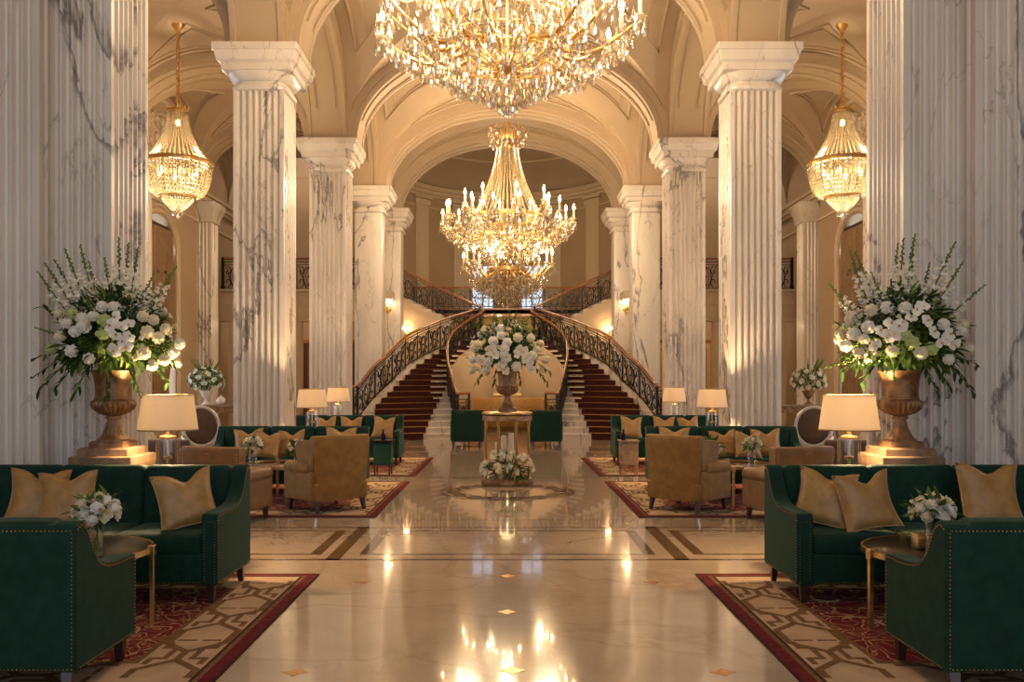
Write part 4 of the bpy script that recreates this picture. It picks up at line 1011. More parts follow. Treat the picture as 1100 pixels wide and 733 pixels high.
for s in (-1, 1):
    for k, yc in enumerate((6.60, 12.72, 17.08)):
        sofa('sofa', ['dark green velvet sofa nearest the camera on the %s, with nailhead edges', 'dark green velvet sofa of the second %s group, behind the gold wing chair', 'dark green velvet sofa farthest back on the %s, beside the stairs'][k] % SIDE[s], 'sofa',
             2.25, 3, (s * (3.20 if k else 3.19), yc, RUGZ + 0.002), 0, 'green velvet sofas')
    sofa('green_armchair', 'dark green velvet armchair with nailhead edges, seen from behind in the %s bottom corner' % SIDE[s], 'armchair', 0.92, 1, (s * (2.605 if s < 0 else 2.64), 4.68, RUGZ + 0.002), PI, 'green armchairs in the foreground', D=0.70, H=0.895)
    sofa('green_armchair', 'small green velvet armchair behind the %s side of the round flower table' % SIDE[s], 'armchair', 0.80, 1, (s * 1.01 if s < 0 else 0.97, 21.75, 0.001), PI - s * 0.10, 'green armchairs behind the flower table', D=0.74, H=0.92)

def wing_chair(name, label, loc, rz, wings=True, H=0.94, W=0.82, D=0.78, m='gold_velvet', group=None):
    """front faces -Y"""
    t = thing(name, label, 'armchair', loc, rz, group); yb = D / 2
    MB().rbox((0, 0.0, 0.255), (W - 0.06, D - 0.06, 0.22), 0.03, 3).build('seat_frame', m, t)
    MB().rbox((0, -0.07, 0.415), (W - 0.26, D - 0.16, 0.14), 0.05, 5, None, (0, 0, 0.02)).build('seat_cushion', m, t)
    rings = []                               # curved back: flares a little toward the top
    zs = [0.145, 0.2, 0.35, 0.5, 0.65, 0.8, H - 0.05, H - 0.015, H]
    for z in zs:
        f = (z - 0.145) / (H - 0.145); hw = lerp(W / 2 - 0.075, W / 2 - 0.01, f); y1 = yb - 0.02 + 0.05 * f; th = lerp(0.16, 0.11, f); ed = 0.03 if z >= H else (0.01 if z > H - 0.03 else 0)
        pts = []
        for i in range(13):
            u = -1 + 2 * i / 12; pts.append((u * (hw - ed), y1 - ed - 0.045 * abs(u) ** 3, z))
        for i in range(13):
            u = 1 - 2 * i / 12; pts.append((u * (hw - ed), y1 - th + ed - 0.045 * abs(u) ** 3 - 0.01, z))
        rings.append(pts)
    MB().loft(rings).build('backrest', m, t, angle=40)
    for s in (-1, 1):
        MB().rbox((s * (W / 2 - 0.075), -0.02, 0.33), (0.13, D - 0.10, 0.37), 0.035, 3).build('arm', m, t)
        mb = MB(); L = D - 0.22; T = TR(s * (W / 2 - 0.065), -0.055, 0.535) @ Matrix.Rotation(PI / 2, 4, 'X')
        mb.lathe([(0, -L / 2), (0.05, -L / 2), (0.074, -L / 2 + 0.015), (0.080, -L / 2 + 0.04), (0.080, L / 2 - 0.04), (0.074, L / 2 - 0.015), (0.05, L / 2), (0, L / 2)], 20, T=T); mb.build('arm_roll', m, t)
        if wings:
            prof = catmull([(yb - 0.04, H - 0.06), (yb - 0.12, H - 0.05), (yb - 0.30, H - 0.06), (yb - 0.43, H - 0.075), (yb - 0.49, H - 0.16), (yb - 0.47, 0.72), (yb - 0.44, 0.60)]) + [(yb - 0.42, 0.52), (yb - 0.09, 0.52), (yb - 0.07, 0.7)]
            lo, hi = sorted((s * (W / 2 - 0.022), s * (W / 2 - 0.10))); MB().prism(prof, lo, hi, 'YZ').build('wing', m, t, angle=30, bevel=0.025)
        nb = MB()
        if not wings:
            x = s * (W / 2 - 0.05); nails(nb, [(0, yb + 0.024, H - 0.075), (x, yb - 0.012, H - 0.075), (x * 0.93, yb - 0.035, 0.2)], 0.03, 0.009); nb.build('nailhead_trim', 'brass', t, smooth=False, fix=False)
        for b in (-1, 1): tapered_leg(t, s * (W / 2 - 0.085), b * (D / 2 - 0.09), 0.15, oy=0.035 if b > 0 else 0, ox=s * 0.01)
    return t
for s in (-1, 1):
    wing_chair('wing_chair', 'gold velvet wing armchair seen from behind on the second %s rug' % SIDE[s], (s * 2.27, 10.92, RUGZ + 0.003), -s * math.radians(-(180 - 44)), group='gold wing armchairs')
    wing_chair('club_chair', 'tan low club armchair with nailhead back, behind the nearest %s sofa' % SIDE[s], (s * 3.22, 10.02, 0.002), PI + s * math.radians(16), False, 0.88, 0.80, 0.74, 'tan_velvet', 'tan club armchairs')

# ------------------------------------------------------------------ cushions
def cushion_mesh(w, h, th, seed):
    rnd = random.Random(seed); mb = MB(); n = 14; ch = rnd.uniform(0.26, 0.36); tw = rnd.uniform(-0.12, 0.12)
    for sd in (-1, 1):
        vs = []
        for j in range(n + 1):
            for i in range(n + 1):
                u, v = -1 + 2 * i / n, -1 + 2 * j / n
                x = u * (1 - 0.13 * (1 - v * v)); z = v * (1 - 0.09 * (1 - u * u))
                if v > 0: z -= ch * v * math.exp(-((u - tw) / 0.38) ** 2)
                k = ((1 - abs(u) ** 2.4) * (1 - abs(v) ** 2.4)) ** 0.5
                vs.append((x * w / 2, sd * th / 2 * k * (1 - 0.35 * (v > 0) * v * math.exp(-((u - tw) / 0.3) ** 2)) - 0.03 * v * v, z * h / 2))
        mb.add(vs, [(j * (n + 1) + i, j * (n + 1) + i + 1, (j + 1) * (n + 1) + i + 1, (j + 1) * (n + 1) + i) for j in range(n) for i in range(n)])
    return mb
CUSH = [cushion_mesh(0.43, 0.43, 0.16, k).mesh('gold_cushion', 'satin', angle=70, fix=False) for k in range(4)]
def pipe_mesh(k):
    me = CUSH[k]; n = 14; idx = [i for i in range(n + 1)] + [j * (n + 1) + n for j in range(1, n + 1)] + [n * (n + 1) + i for i in range(n - 1, -1, -1)] + [j * (n + 1) for j in range(n - 1, 0, -1)]
    return MB().tube([me.vertices[i].co for i in idx], 0.006, 5, closed=True).mesh('piping', 'satin', fix=False)
PIPE = [pipe_mesh(k) for k in range(4)]
ncush = [0]
def cushion(px, Y, label, k=0, yaw=0.0, roll=0.0, lean=20, seat=0.515, sc=1.0, X=None):
    x = (px - CX) / F * Y if X is None else X; o = put('gold_cushion', CUSH[k]); ncush[0] += 1
    o.location = (x, Y, seat + 0.205 * sc); o.rotation_euler = Euler((math.radians(-lean), math.radians(roll), math.radians(yaw)), 'XYZ'); o.scale = (sc, sc, sc)
    put('piping', PIPE[k], o); return tag(o, label, 'cushion', 'gold satin cushions')
cushion(41, 6.66, 'gold cushion at the left end of the nearest left sofa, behind another cushion', 0, 10, 3)
cushion(72, 6.48, 'gold cushion leaning in front of another on the nearest left sofa, behind the flowers', 1, 4, -3)
cushion(213, 6.52, 'gold cushion alone at the right arm of the nearest left sofa', 2, 30, -9, X=-2.41)
cushion(872, 6.58, 'gold cushion against the left arm of the nearest right sofa', 1, -34, 6, X=2.40)
cushion(930, 6.42, 'gold cushion second from the left arm of the nearest right sofa, tilted', 2, 6, -7)
cushion(1062, 6.58, 'gold cushion on the nearest right sofa behind the flower vase', 3, 2, 2, sc=1.12)
for s in (-1, 1):
    L = SIDE[s]; arm_in, arm_out = ('right', 'left') if s < 0 else ('left', 'right')
    cushion(CX + s * 278, 12.66, 'gold cushion at the %s arm of the second %s sofa' % (arm_out, L), 0, -s * 8, -3, sc=0.98)
    cushion(CX + s * 258, 12.48, 'gold cushion second from the %s arm of the second %s sofa' % (arm_out, L), 1, s * 5, 3, sc=0.92)
    cushion(CX + s * 232, 12.56, 'gold cushion standing mid-seat on the second %s sofa, third from its %s arm' % (L, arm_out), 2, s * 10, -4, sc=0.95)
    cushion(CX + s * 179, 12.64, 'gold cushion at the %s arm of the second %s sofa, peeping over the wing chair' % (arm_in, L), 3, -s * 6, 2, sc=1.04)
    cushion(CX + s * 133, 17.0, 'gold cushion at the %s arm of the farthest %s sofa' % (arm_in, L), 1, s * 5, 4)
    cushion(CX + s * 168, 17.05, 'gold cushion in the middle of the farthest %s sofa' % L, 0, -s * 4, 2)
    cushion(CX + s * 195, 17.0, 'gold cushion toward the %s arm of the farthest %s sofa' % (arm_out, L), 2, s * 8, -5)

# ------------------------------------------------------------------ tables
def round_table(loc, label, r=0.52, h=0.50, rot=0.0, mat='black_glass'):
    t = thing('coffee_table', label, 'table', loc, rot, 'round coffee tables')
    MB().lathe([(0, h - 0.03), (r - 0.02, h - 0.03), (r - 0.008, h - 0.02), (r - 0.008, h - 0.004), (r - 0.014, h), (0, h)], 64).build('table_top', mat, t)
    MB().lathe([(r - 0.008, h - 0.034), (r + 0.006, h - 0.034), (r + 0.006, h + 0.002), (r - 0.008, h + 0.002), (r - 0.008, h - 0.034)], 64).build('rim', 'brass', t)
    for k in range(4):
        a = k * PI / 2 + 0.12; T = RZ(a) @ TR(r + 0.006, 0, 0)
        mb = MB(); mb.box((0.008, 0, (h + 0.012) / 2), (0.028, 0.034, h + 0.012), T); mb.box((0.004, 0, h - 0.02), (0.045, 0.055, 0.07), T); mb.build('leg', 'brass', t, smooth=False, bevel=0.004)
    return t
for s in (-1, 1):
    round_table((s * 2.865, 5.66, RUGZ + 0.002), 'round black glass coffee table with brass legs beside the nearest %s armchair' % SIDE[s], rot=0 if s < 0 else PI)
    round_table((s * 2.99, 11.68, RUGZ + 0.002), 'round dark coffee table with brass legs in front of the second %s sofa' % SIDE[s], 0.56, rot=0.3 if s < 0 else PI - 0.3, mat='inlay')
    m = 'green' if s < 0 else 'stonewood'
    t = thing('side_table', ('dark green box side table at the end of the second left sofa' if s < 0 else 'narrow brown side table at the end of the second right sofa'), 'table', (s * 2.06 - (0.07 if s < 0 else -0.02), 14.95, 0.014))
    MB().rbox((0, 0, 0.58), (0.34, 0.36, 0.035), 0.008, 2).build('table_top', 'black_glass' if s < 0 else m, t)
    MB().rbox((0, 0, 0.37), (0.30, 0.32, 0.38), 0.02, 3).build('drawer_box', m, t)
    for a in (-1, 1):
        for b in (-1, 1): tapered_leg(t, a * 0.125, b * 0.135, 0.19, 'wood' if s < 0 else 'stonewood', 0.012, 0.018)
    v = MB().lathe([(0, 0), (0.035, 0), (0.042, 0.03), (0.045, 0.08), (0.02, 0.12), (0.014, 0.17), (0.02, 0.185), (0.012, 0.185), (0, 0.12)], 14).build('bottle_vase', 'black_glass'); v.location = (s * 2.06 - 0.07, 14.92, 0.6125)
    tag(v, 'small dark bottle vase on the narrow side table by the second %s sofa' % SIDE[s], 'vase', 'dark bottle vases')
# small things on the tables
for s in (-1, 1):
    zt = 0.502 + RUGZ + 0.002
    b = MB().rbox((0, 0, 0.045), (0.10, 0.075, 0.09), 0.006, 2).build('brass_box', 'brass', bevel=0.0); b.location = (s * 2.70, 5.68, zt); b.rotation_euler.z = 0.3
    tag(b, 'little brass box on the nearest %s coffee table, behind the flower vase' % SIDE[s], 'box', 'brass boxes on tables')
    MB().rbox((0, 0, 0.093), (0.104, 0.079, 0.012), 0.004, 2).build('lid', 'brass', b)
    tr = MB().lathe([(0, 0), (0.13, 0), (0.15, 0.012), (0.152, 0.014), (0.13, 0.006), (0, 0.006)], 32).build('silver_tray', 'silver'); tr.location = (s * 2.78, 11.62, zt)
    tag(tr, 'round silver tray on the second %s coffee table beside the low flowers' % SIDE[s], 'tray', 'silver trays')

# ------------------------------------------------------------------ centre table
ct = thing('flower_table', 'round gilt table on slim posts carrying the central urn of flowers', 'table', (0, 13.75, 0))
MB().lathe([(0, 1.085), (0.36, 1.085), (0.375, 1.095), (0.40, 1.10), (0.405, 1.115), (0.40, 1.13), (0.39, 1.136), (0, 1.138)], 48).build('table_top', 'brass', ct)
MB().lathe([(0.385, 1.0), (0.395, 1.005), (0.395, 1.07), (0.385, 1.085), (0.36, 1.085), (0.36, 1.0), (0.385, 1.0)], 48).build('frieze', 'bronze', ct)
for k in range(8):
    a = 2 * PI * (k + 0.5) / 8; T = RZ(a) @ TR(0.365, 0, 0)
    mb = MB(); mb.box((0, 0, 0.55), (0.026, 0.034, 0.93), T); mb.box((0, 0, 0.97), (0.04, 0.05, 0.05), T); mb.build('post', 'brass', ct, smooth=False, bevel=0.004)
MB().lathe([(0, 0), (0.405, 0), (0.41, 0.02), (0.40, 0.07), (0.385, 0.095), (0, 0.10)], 48).build('base', 'bronze', ct)
for k, (x, y, h, r) in enumerate(((-0.055, -0.02, 0.66, 0.042), (0.06, 0.04, 0.70, 0.045), (-0.16, 0.12, 0.55, 0.036))):
    c = MB().lathe([(0, 0), (r, 0), (r, h - 0.01), (r - 0.008, h), (r - 0.02, h - 0.012), (0, h - 0.015)], 18).build('pillar_candle', 'wax'); c.location = (x, 13.75 + y, 0.101)
    MB().tube([(0, 0, h - 0.015), (0.003, 0, h + 0.02)], 0.003, 5).build('wick', 'iron', c)
    tag(c, ['ivory pillar candle inside the flower table, front one of three', 'ivory pillar candle inside the flower table, tallest of three', 'ivory pillar candle inside the flower table, shortest of three, at the back left'][k], 'candle', 'pillar candles')

# ------------------------------------------------------------------ urns and pedestals
def urn(loc, label, sc=1.0, mat='bronze', handles=False, group='urns'):
    t = thing('urn', label, 'urn', loc, 0, group); t.scale = (sc,) * 3
    MB().loft([rsq(h, 0.05, z, 3) for h, z in ((0.165, 0), (0.165, 0.05), (0.155, 0.055), (0.155, 0.06))]).build('plinth', mat, t, angle=30)
    MB().lathe([(0.145, 0.06), (0.145, 0.075), (0.125, 0.09), (0.095, 0.13), (0.07, 0.19), (0.058, 0.24), (0.055, 0.265), (0.075, 0.272), (0.075, 0.29), (0.058, 0.296), (0.06, 0.305), (0, 0.305)], 128,
               ripple=lambda a, z: 1 + (0.09 * (abs(math.sin(8 * a)) - 0.4) if 0.10 < z < 0.25 else 0)).build('foot', mat, t)
    MB().lathe([(0.0, 0.30), (0.07, 0.302), (0.13, 0.325), (0.18, 0.365), (0.198, 0.41), (0.192, 0.44), (0.178, 0.455), (0.165, 0.462)], 208, ripple=lambda a, z: 1 + (0.10 * (abs(math.sin(13 * a)) - 0.4) if 0.31 < z < 0.45 else 0)).build('gadrooned_bowl', mat, t, angle=60)
    MB().lathe([(0.160, 0.455), (0.172, 0.462), (0.172, 0.475), (0.164, 0.485), (0.164, 0.56), (0.172, 0.64), (0.187, 0.70), (0.202, 0.72), (0.206, 0.735), (0.195, 0.742), (0.17, 0.70), (0.145, 0.6), (0.0, 0.58)], 40).build('body', mat, t)
    if handles:
        for s in (-1, 1):
            mb = MB(); mb.tube([(s * (0.16 + 0.09 * math.sin(u * PI) + 0.02 * u), 0, lerp(0.43, 0.62, u) + 0.03 * math.sin(2 * PI * u)) for u in [i / 14 for i in range(15)]], 0.016, 6)
            mb.tube([(s * (0.20 + 0.035 * math.cos(a)), 0, 0.44 + 0.035 * math.sin(a)) for a in [i * 0.5 for i in range(11)]], 0.013, 6); mb.build('handle', 'gilt', t, angle=60)
    return t
for s in (-1, 1):
    x = s * (3.43 if s < 0 else 3.42); y = 7.58
    p = thing('pedestal', 'stepped brown stone pedestal under the %s flower urn, behind the sofa' % SIDE[s], 'pedestal', (x, y, 0), 0, 'stepped pedestals')
    MB().loft([rsq(h, 0.03, z, 3) for h, z in ((0.27, 0), (0.27, 0.12), (0.24, 0.16), (0.22, 0.20), (0.22, 0.78), (0.25, 0.84), (0.262, 0.87), (0.262, 0.90))]).build('shaft', 'stonewood', p, angle=25)
    MB().loft([rsq(h, 0.03, z, 3) for h, z in ((0.265, 0.90), (0.265, 0.965), (0.25, 0.975))]).build('lower_step', 'stonewood', p, angle=25)
    MB().loft([rsq(h, 0.03, z, 3) for h, z in ((0.215, 0.975), (0.215, 1.03), (0.205, 1.04))]).build('upper_step', 'stonewood', p, angle=25)
    urn((x, y, 1.04), 'large gadrooned bronze urn on the %s pedestal' % SIDE[s], 0.90)
urn((0, 13.75, 1.138), 'gadrooned bronze urn with scroll handles on the central flower table', 0.86, 'bronze', True)

# ------------------------------------------------------------------ banquette under the landing
bq = thing('banquette', 'curved gold banquette in the alcove under the landing', 'sofa', (0, 27.9, 0))
def arcseat(r0, r1, z0, z1, name, rr=0.03):
    rings = []
    for i in range(33):
        a = PI * i / 32; ring = []
        for r, z in ((r0, z0 + rr), (r0 + rr, z0), (r1 - rr, z0), (r1, z0 + rr), (r1, z1 - rr), (r1 - rr, z1), (r0 + rr, z1), (r0, z1 - rr)): ring.append((r * math.cos(a) * 1.15, r * math.sin(a) * 1.0, z))
        rings.append(ring)
    MB().loft(rings).build(name, 'gold_velvet' if name != 'backrest' else 'satin', bq, angle=50)
arcseat(0.62, 1.06, 0.10, 0.48, 'seat', 0.05); arcseat(1.00, 1.18, 0.10, 1.12, 'backrest', 0.085)
mr = thing('gilt_frame', 'gilt framed panel on the alcove wall behind the central urn', 'frame', (0, 29.78, 1.62))
mb = MB(); frame_rect(mb, -0.62, 0.62, -0.5, 0.72, 0.0, 0.09, 0.04); mb.build('frame', 'gilt', mr, smooth=False, bevel=0.012)
MB().span(-0.55, 0.55, -0.012, 0.004, -0.43, 0.65).build('panel', 'panel_cream', mr, smooth=False)

# ------------------------------------------------------------------ far aisle furniture
def oval_chair(loc, rz, label):
    t = thing('oval_back_chair', label, 'armchair', loc, rz, 'oval back chairs in the aisles')
    T = TR(0, 0.27, 0.86) @ Matrix.Rotation(math.radians(-10), 4, 'X')
    MB().tube([tuple(T @ Vector((0.29 * math.cos(a), 0, 0.33 * math.sin(a)))) for a in [2 * PI * i / 32 for i in range(32)]], 0.032, 8, closed=True).build('back_frame', 'oval_frame', t)
    MB().ball((0, 0, 0), 1, 20, 12, (0.275, 0.05, 0.315), T).build('back_pad', 'brown_velvet', t)
    MB().rbox((0, 0, 0.43), (0.60, 0.56, 0.14), 0.05, 4, None, (0, 0, 0.02)).build('seat', 'brown_velvet', t)
    MB().rbox((0, 0, 0.335), (0.62, 0.58, 0.07), 0.02, 2).build('seat_rail', 'oval_frame', t)
    for s in (-1, 1):
        MB().tube([(s * 0.27, 0.24, 0.72), (s * 0.33, 0.10, 0.70), (s * 0.34, -0.12, 0.67), (s * 0.32, -0.22, 0.60), (s * 0.29, -0.18, 0.40)], 0.022, 8).build('arm', 'oval_frame', t)
        for b in (-1, 1): MB().tube([(s * 0.27, b * 0.25, 0.32), (s * 0.275, b * 0.26, 0.15), (s * 0.28, b * 0.28, 0)], lambda u: lerp(0.028, 0.014, u), 8).build('leg', 'oval_frame', t)
    return t
def bench(loc, w, label, rz=0.0):
    t = thing('settee', label, 'sofa', loc, rz, 'brown settees in the aisles')
    MB().rbox((0, 0, 0.30), (w, 0.70, 0.28), 0.04, 3).build('seat', 'brown_velvet', t); MB().rbox((0, 0.30, 0.56), (w, 0.16, 0.42), 0.05, 4).build('backrest', 'brown_velvet', t)
    for s in (-1, 1):
        MB().rbox((s * (w / 2 - 0.06), -0.02, 0.44), (0.14, 0.68, 0.30), 0.05, 4).build('arm', 'brown_velvet', t)
        for b in (-1, 1): tapered_leg(t, s * (w / 2 - 0.1), b * 0.26, 0.17)
    return t
def aisle_console(loc, label):
    t = thing('aisle_console', label, 'table', loc, 0, 'consoles in the aisles')
    MB().rbox((0, 0, 1.10), (1.5, 0.5, 0.045), 0.012, 2).build('top', 'stonewood', t); MB().box((0, 0, 1.02), (1.4, 0.44, 0.12)).build('apron', 'bronze', t, smooth=False)
    for a in (-1, 1):
        for b in (-1, 1): MB().lathe([(0.02, 0), (0.035, 0.05), (0.02, 0.12), (0.04, 0.6), (0.025, 0.8), (0.045, 0.97)], 10, (a * 0.62, b * 0.15, 0)).build('leg', 'bronze', t)
    MB().box((0, 0, 0.14), (1.3, 0.36, 0.04)).build('shelf', 'stonewood', t, smooth=False)
    return t
for s in (-1, 1):
    oval_chair((s * 5.0, 14.35, 0.0), PI + s * math.radians(150), 'pale framed oval back armchair with brown velvet in the %s aisle' % SIDE[s])
    bench((s * 5.35, 12.9, 0), 1.5, 'brown velvet settee in the %s aisle behind the nearest lamp' % SIDE[s], PI)
    aisle_console((s * 6.35, 18.5, 0), 'stone topped console under the small arrangement in the %s aisle' % SIDE[s])
# curtains of the visible side windows
for s in (-1, 1):
    for sd, yc in ((-1, 21.22), (1, 22.46)):
        t = thing('curtain', 'bronze curtain with valance at the %s edge of the %s aisle window' % ('near' if sd < 0 else 'far', SIDE[s]), 'curtain', (s * 8.98, yc, 0), 0, 'bronze window curtains')
        rings = []
        for z in (0.03, 0.8, 1.5, 2.4, 3.6, 4.9, 5.0):
            ring = []; w = (0.34 if sd < 0 else 0.93) - (0.32 if s < 0 and sd > 0 else 0.08) * math.exp(-((z - 1.5) / 0.6) ** 2)
            for i in range(49):
                u = i / 48; ring.append((0.05 * math.sin(u * 2 * PI * 7), lerp(-w, w, u), z))
            for i in range(48, -1, -1):
                u = i / 48; ring.append((0.05 * math.sin(u * 2 * PI * 7) + s * 0.012, lerp(-w, w, u), z))
            rings.append(ring)
        MB().loft(rings).build('drape', 'curtain', t, angle=70)
    v = thing('valance', 'deep bronze fabric valance across the top of the %s aisle window' % SIDE[s], 'curtain', (s * 8.93, 22.12, 0), 0, 'window valances')
    rings = []
    for z in (4.55, 5.6):
        ring = [(0.03 * math.sin(i / 60 * 2 * PI * 18), lerp(-1.15, 1.15, i / 60), z - (0.12 * abs(math.sin(i / 60 * PI * 4)) if z < 5 else 0)) for i in range(61)]
        rings.append(ring + [(x + s * 0.03, y, z) for x, y, z in reversed(ring)])
    MB().loft(rings).build('pleated_front', 'curtain', v, angle=70)
    MB().span(0, s * 0.12, -1.2, 1.2, 5.6, 5.68).build('pelmet', 'wood', v, smooth=False)
    sh = MB(); rings = [[(s * 0.015 * math.sin(i * 1.3), lerp(-1.0, 1.0, i / 60), z) for i in range(61)] for z in (0.36, 4.9)]
    sh.loft(rings, cap=False, closed=False); o = sh.build('sheer_curtain', 'sheer', angle=70); o.location = (s * 9.16, 22.12, 0)
    tag(o, 'white sheer curtain glowing in the %s aisle window' % SIDE[s], 'curtain', 'sheer window curtains')
# ================================================================== flowers
def petal(mb, T, w, l, cup, n=3):
    """cupped petal growing along +Y from the origin, curving up in Z"""
    vs = []; fs = []; m = 4
    for j in range(n + 1):
        v = j / n; hw = w / 2 * math.sin(lerp(0.25, 0.92, v) * PI) ** 0.7 * (1 if v < 0.99 else 0.75)
        for i in range(m + 1):
            u = -1 + 2 * i / m; vs.append((u * hw, v * l, cup * l * v * v + 0.25 * hw * u * u))
    for j in range(n):
        for i in range(m): a = j * (m + 1) + i; fs.append((a, a + 1, a + m + 2, a + m + 1))
    mb.add(vs, fs, T)
def peony(seed):
    rnd = random.Random(seed); mb = MB(); N = 46
    for k in range(N):
        f = k / N; th = math.acos(1 - 1.55 * f); ph = k * 2.39996 + rnd.uniform(-0.2, 0.2); r = lerp(0.35, 0.80, f)
        T = RZ(ph) @ Matrix.Rotation(-th, 4, 'X') @ TR(0, 0, r * 0.72) @ Matrix.Rotation(math.radians(rnd.uniform(-10, 25) + 62 * (1 - f)), 4, 'X')
        petal(mb, T, 0.55, 0.48, 0.35 if f < 0.6 else 0.15, 2)
    mb.ball((0, 0, 0.05), 0.66, 10, 8)
    return mb
def rose(seed):
    rnd = random.Random(seed); mb = MB()
    for k in range(20):
        f = k / 20; ph = k * 2.39996; tilt = lerp(78, 12, f)
        T = RZ(ph) @ TR(0, lerp(0.05, 0.32, f), -0.45 + 0.1 * f) @ Matrix.Rotation(math.radians(tilt), 4, 'X')
        petal(mb, T, lerp(0.5, 0.95, f), lerp(0.85, 0.95, f), lerp(-0.1, 0.45, f), 3)
    mb.ball((0, 0, -0.25), 0.42, 8, 6)
    return mb
def orchid():
    mb = MB()
    for k, (a, w, l) in enumerate(((0, 0.62, 0.85), (125, 0.55, 0.80), (-125, 0.55, 0.80))): petal(mb, RZ(math.radians(a)) @ Matrix.Rotation(0.15, 4, 'X'), w, l, 0.1)
    for a in (72, -72): petal(mb, RZ(math.radians(a)) @ TR(0, 0, 0.05), 1.05, 0.95, 0.12)
    mb.mi = 1; petal(mb, RZ(PI) @ TR(0, 0, 0.06) @ Matrix.Rotation(0.7, 4, 'X'), 0.35, 0.42, 0.5); mb.ball((0, 0, 0.12), 0.12, 6, 5)
    return mb
def floret(mb, c, r, out, rnd):
    T = Matrix.Translation(c) @ Vector(out).to_track_quat('Z', 'Y').to_matrix().to_4x4()
    for k in range(4): petal(mb, T @ RZ(k * PI / 2 + rnd.uniform(0, 0.6)) @ Matrix.Rotation(0.5, 4, 'X'), r * 1.3, r * 1.25, 0.3, 1)
def stalk(seed, bare=0.22, greentip=0.76):
    rnd = random.Random(seed); mb = MB(); bend = rnd.uniform(-0.08, 0.08)
    cx = lambda u: (bend * u * u, bend * 0.5 * u * u, u)
    mb.mi = 1; mb.tube([cx(i / 10) for i in range(11)], lambda u: lerp(0.011, 0.004, u), 5)
    n = 46
    for k in range(n):
        u = lerp(bare, 0.99, k / (n - 1)); a = k * 2.4; r = lerp(0.050, 0.013, max(0, (u - bare) / (1 - bare))) ; c = Vector(cx(u)); o = Vector((math.cos(a), math.sin(a), 0.45))
        if u < greentip: mb.mi = 0; floret(mb, c + o.normalized() * (r * 0.9), r, o, rnd)
        else: mb.mi = 1; mb.ball(c + o.normalized() * r * 0.6, r * 0.44, 5, 4, (0.8, 0.8, 1.5))
    mb.mi = 1
    for k in range(5):
        a = rnd.uniform(0, 6.28); u = rnd.uniform(0.05, 0.45); leaf(mb, Matrix.Translation(cx(u)) @ RZ(a) @ Matrix.Rotation(0.9, 4, 'X'), 0.03, 0.16, 0.2)
    return mb
def leaf(mb, T, w, l, droop):
    vs = []; fs = []; n = 4
    for j in range(n + 1):
        v = j / n; hw = w / 2 * math.sin(lerp(0.12, 1.0, v) * PI) ** 0.8; z = -droop * l * v * v
        vs += [(-hw, v * l, z + hw * 0.35), (0, v * l, z), (hw, v * l, z + hw * 0.35)]
    for j in range(n): a = j * 3; fs += [(a, a + 1, a + 4, a + 3), (a + 1, a + 2, a + 5, a + 4)]
    mb.add(vs, fs, T)
PEO = [peony(k) for k in range(2)]; ROS = [rose(k + 5) for k in range(2)]
def proto(mb, name, mats): return mb.mesh(name, mats, angle=80, fix=False)
MESH = {'peony': [proto(p, 'peony', 'petal') for p in PEO], 'cream_peony': [proto(p, 'cream_peony', 'petal_cream') for p in PEO], 'green_peony': [proto(PEO[0], 'green_peony', 'petal_green')],
        'rose': [proto(p, 'rose', 'petal') for p in ROS], 'cream_rose': [proto(p, 'cream_rose', 'petal_cream') for p in ROS], 'mint_daisy': [proto(orchid(), 'cool_white_bloom', ['petal_mint', 'petal_core'])],
        'orchid': [proto(orchid(), 'orchid', ['petal', 'petal_core'])], 'flower_stalk': [proto(stalk(k), 'flower_stalk', ['petal', 'stem']) for k in range(3)], 'green_stalk': [proto(stalk(9, 0.2, 0.45), 'flower_stalk', ['petal_cream', 'stem'])]}
def bloom(t, kind, p, r, rnd, out, name=None):
    q = Vector(out).to_track_quat('Z', 'Y').to_matrix().to_4x4()
    return put(name or kind, rnd.choice(MESH[kind]), t, Matrix.Translation(p) @ q @ RZ(rnd.uniform(0, 6.28)) @ Matrix.Scale(r, 4))
def stem_to(t, kind, base, tip, rnd):
    d = Vector(tip) - Vector(base)
    return put('flower_stalk', rnd.choice(MESH[kind]), t, Matrix.Translation(base) @ d.to_track_quat('Z', 'Y').to_matrix().to_4x4() @ RZ(rnd.uniform(0, 6.28)) @ Matrix.Diagonal((min(1.25, 0.45 + d.length * 0.75),) * 2 + (d.length, 1)))
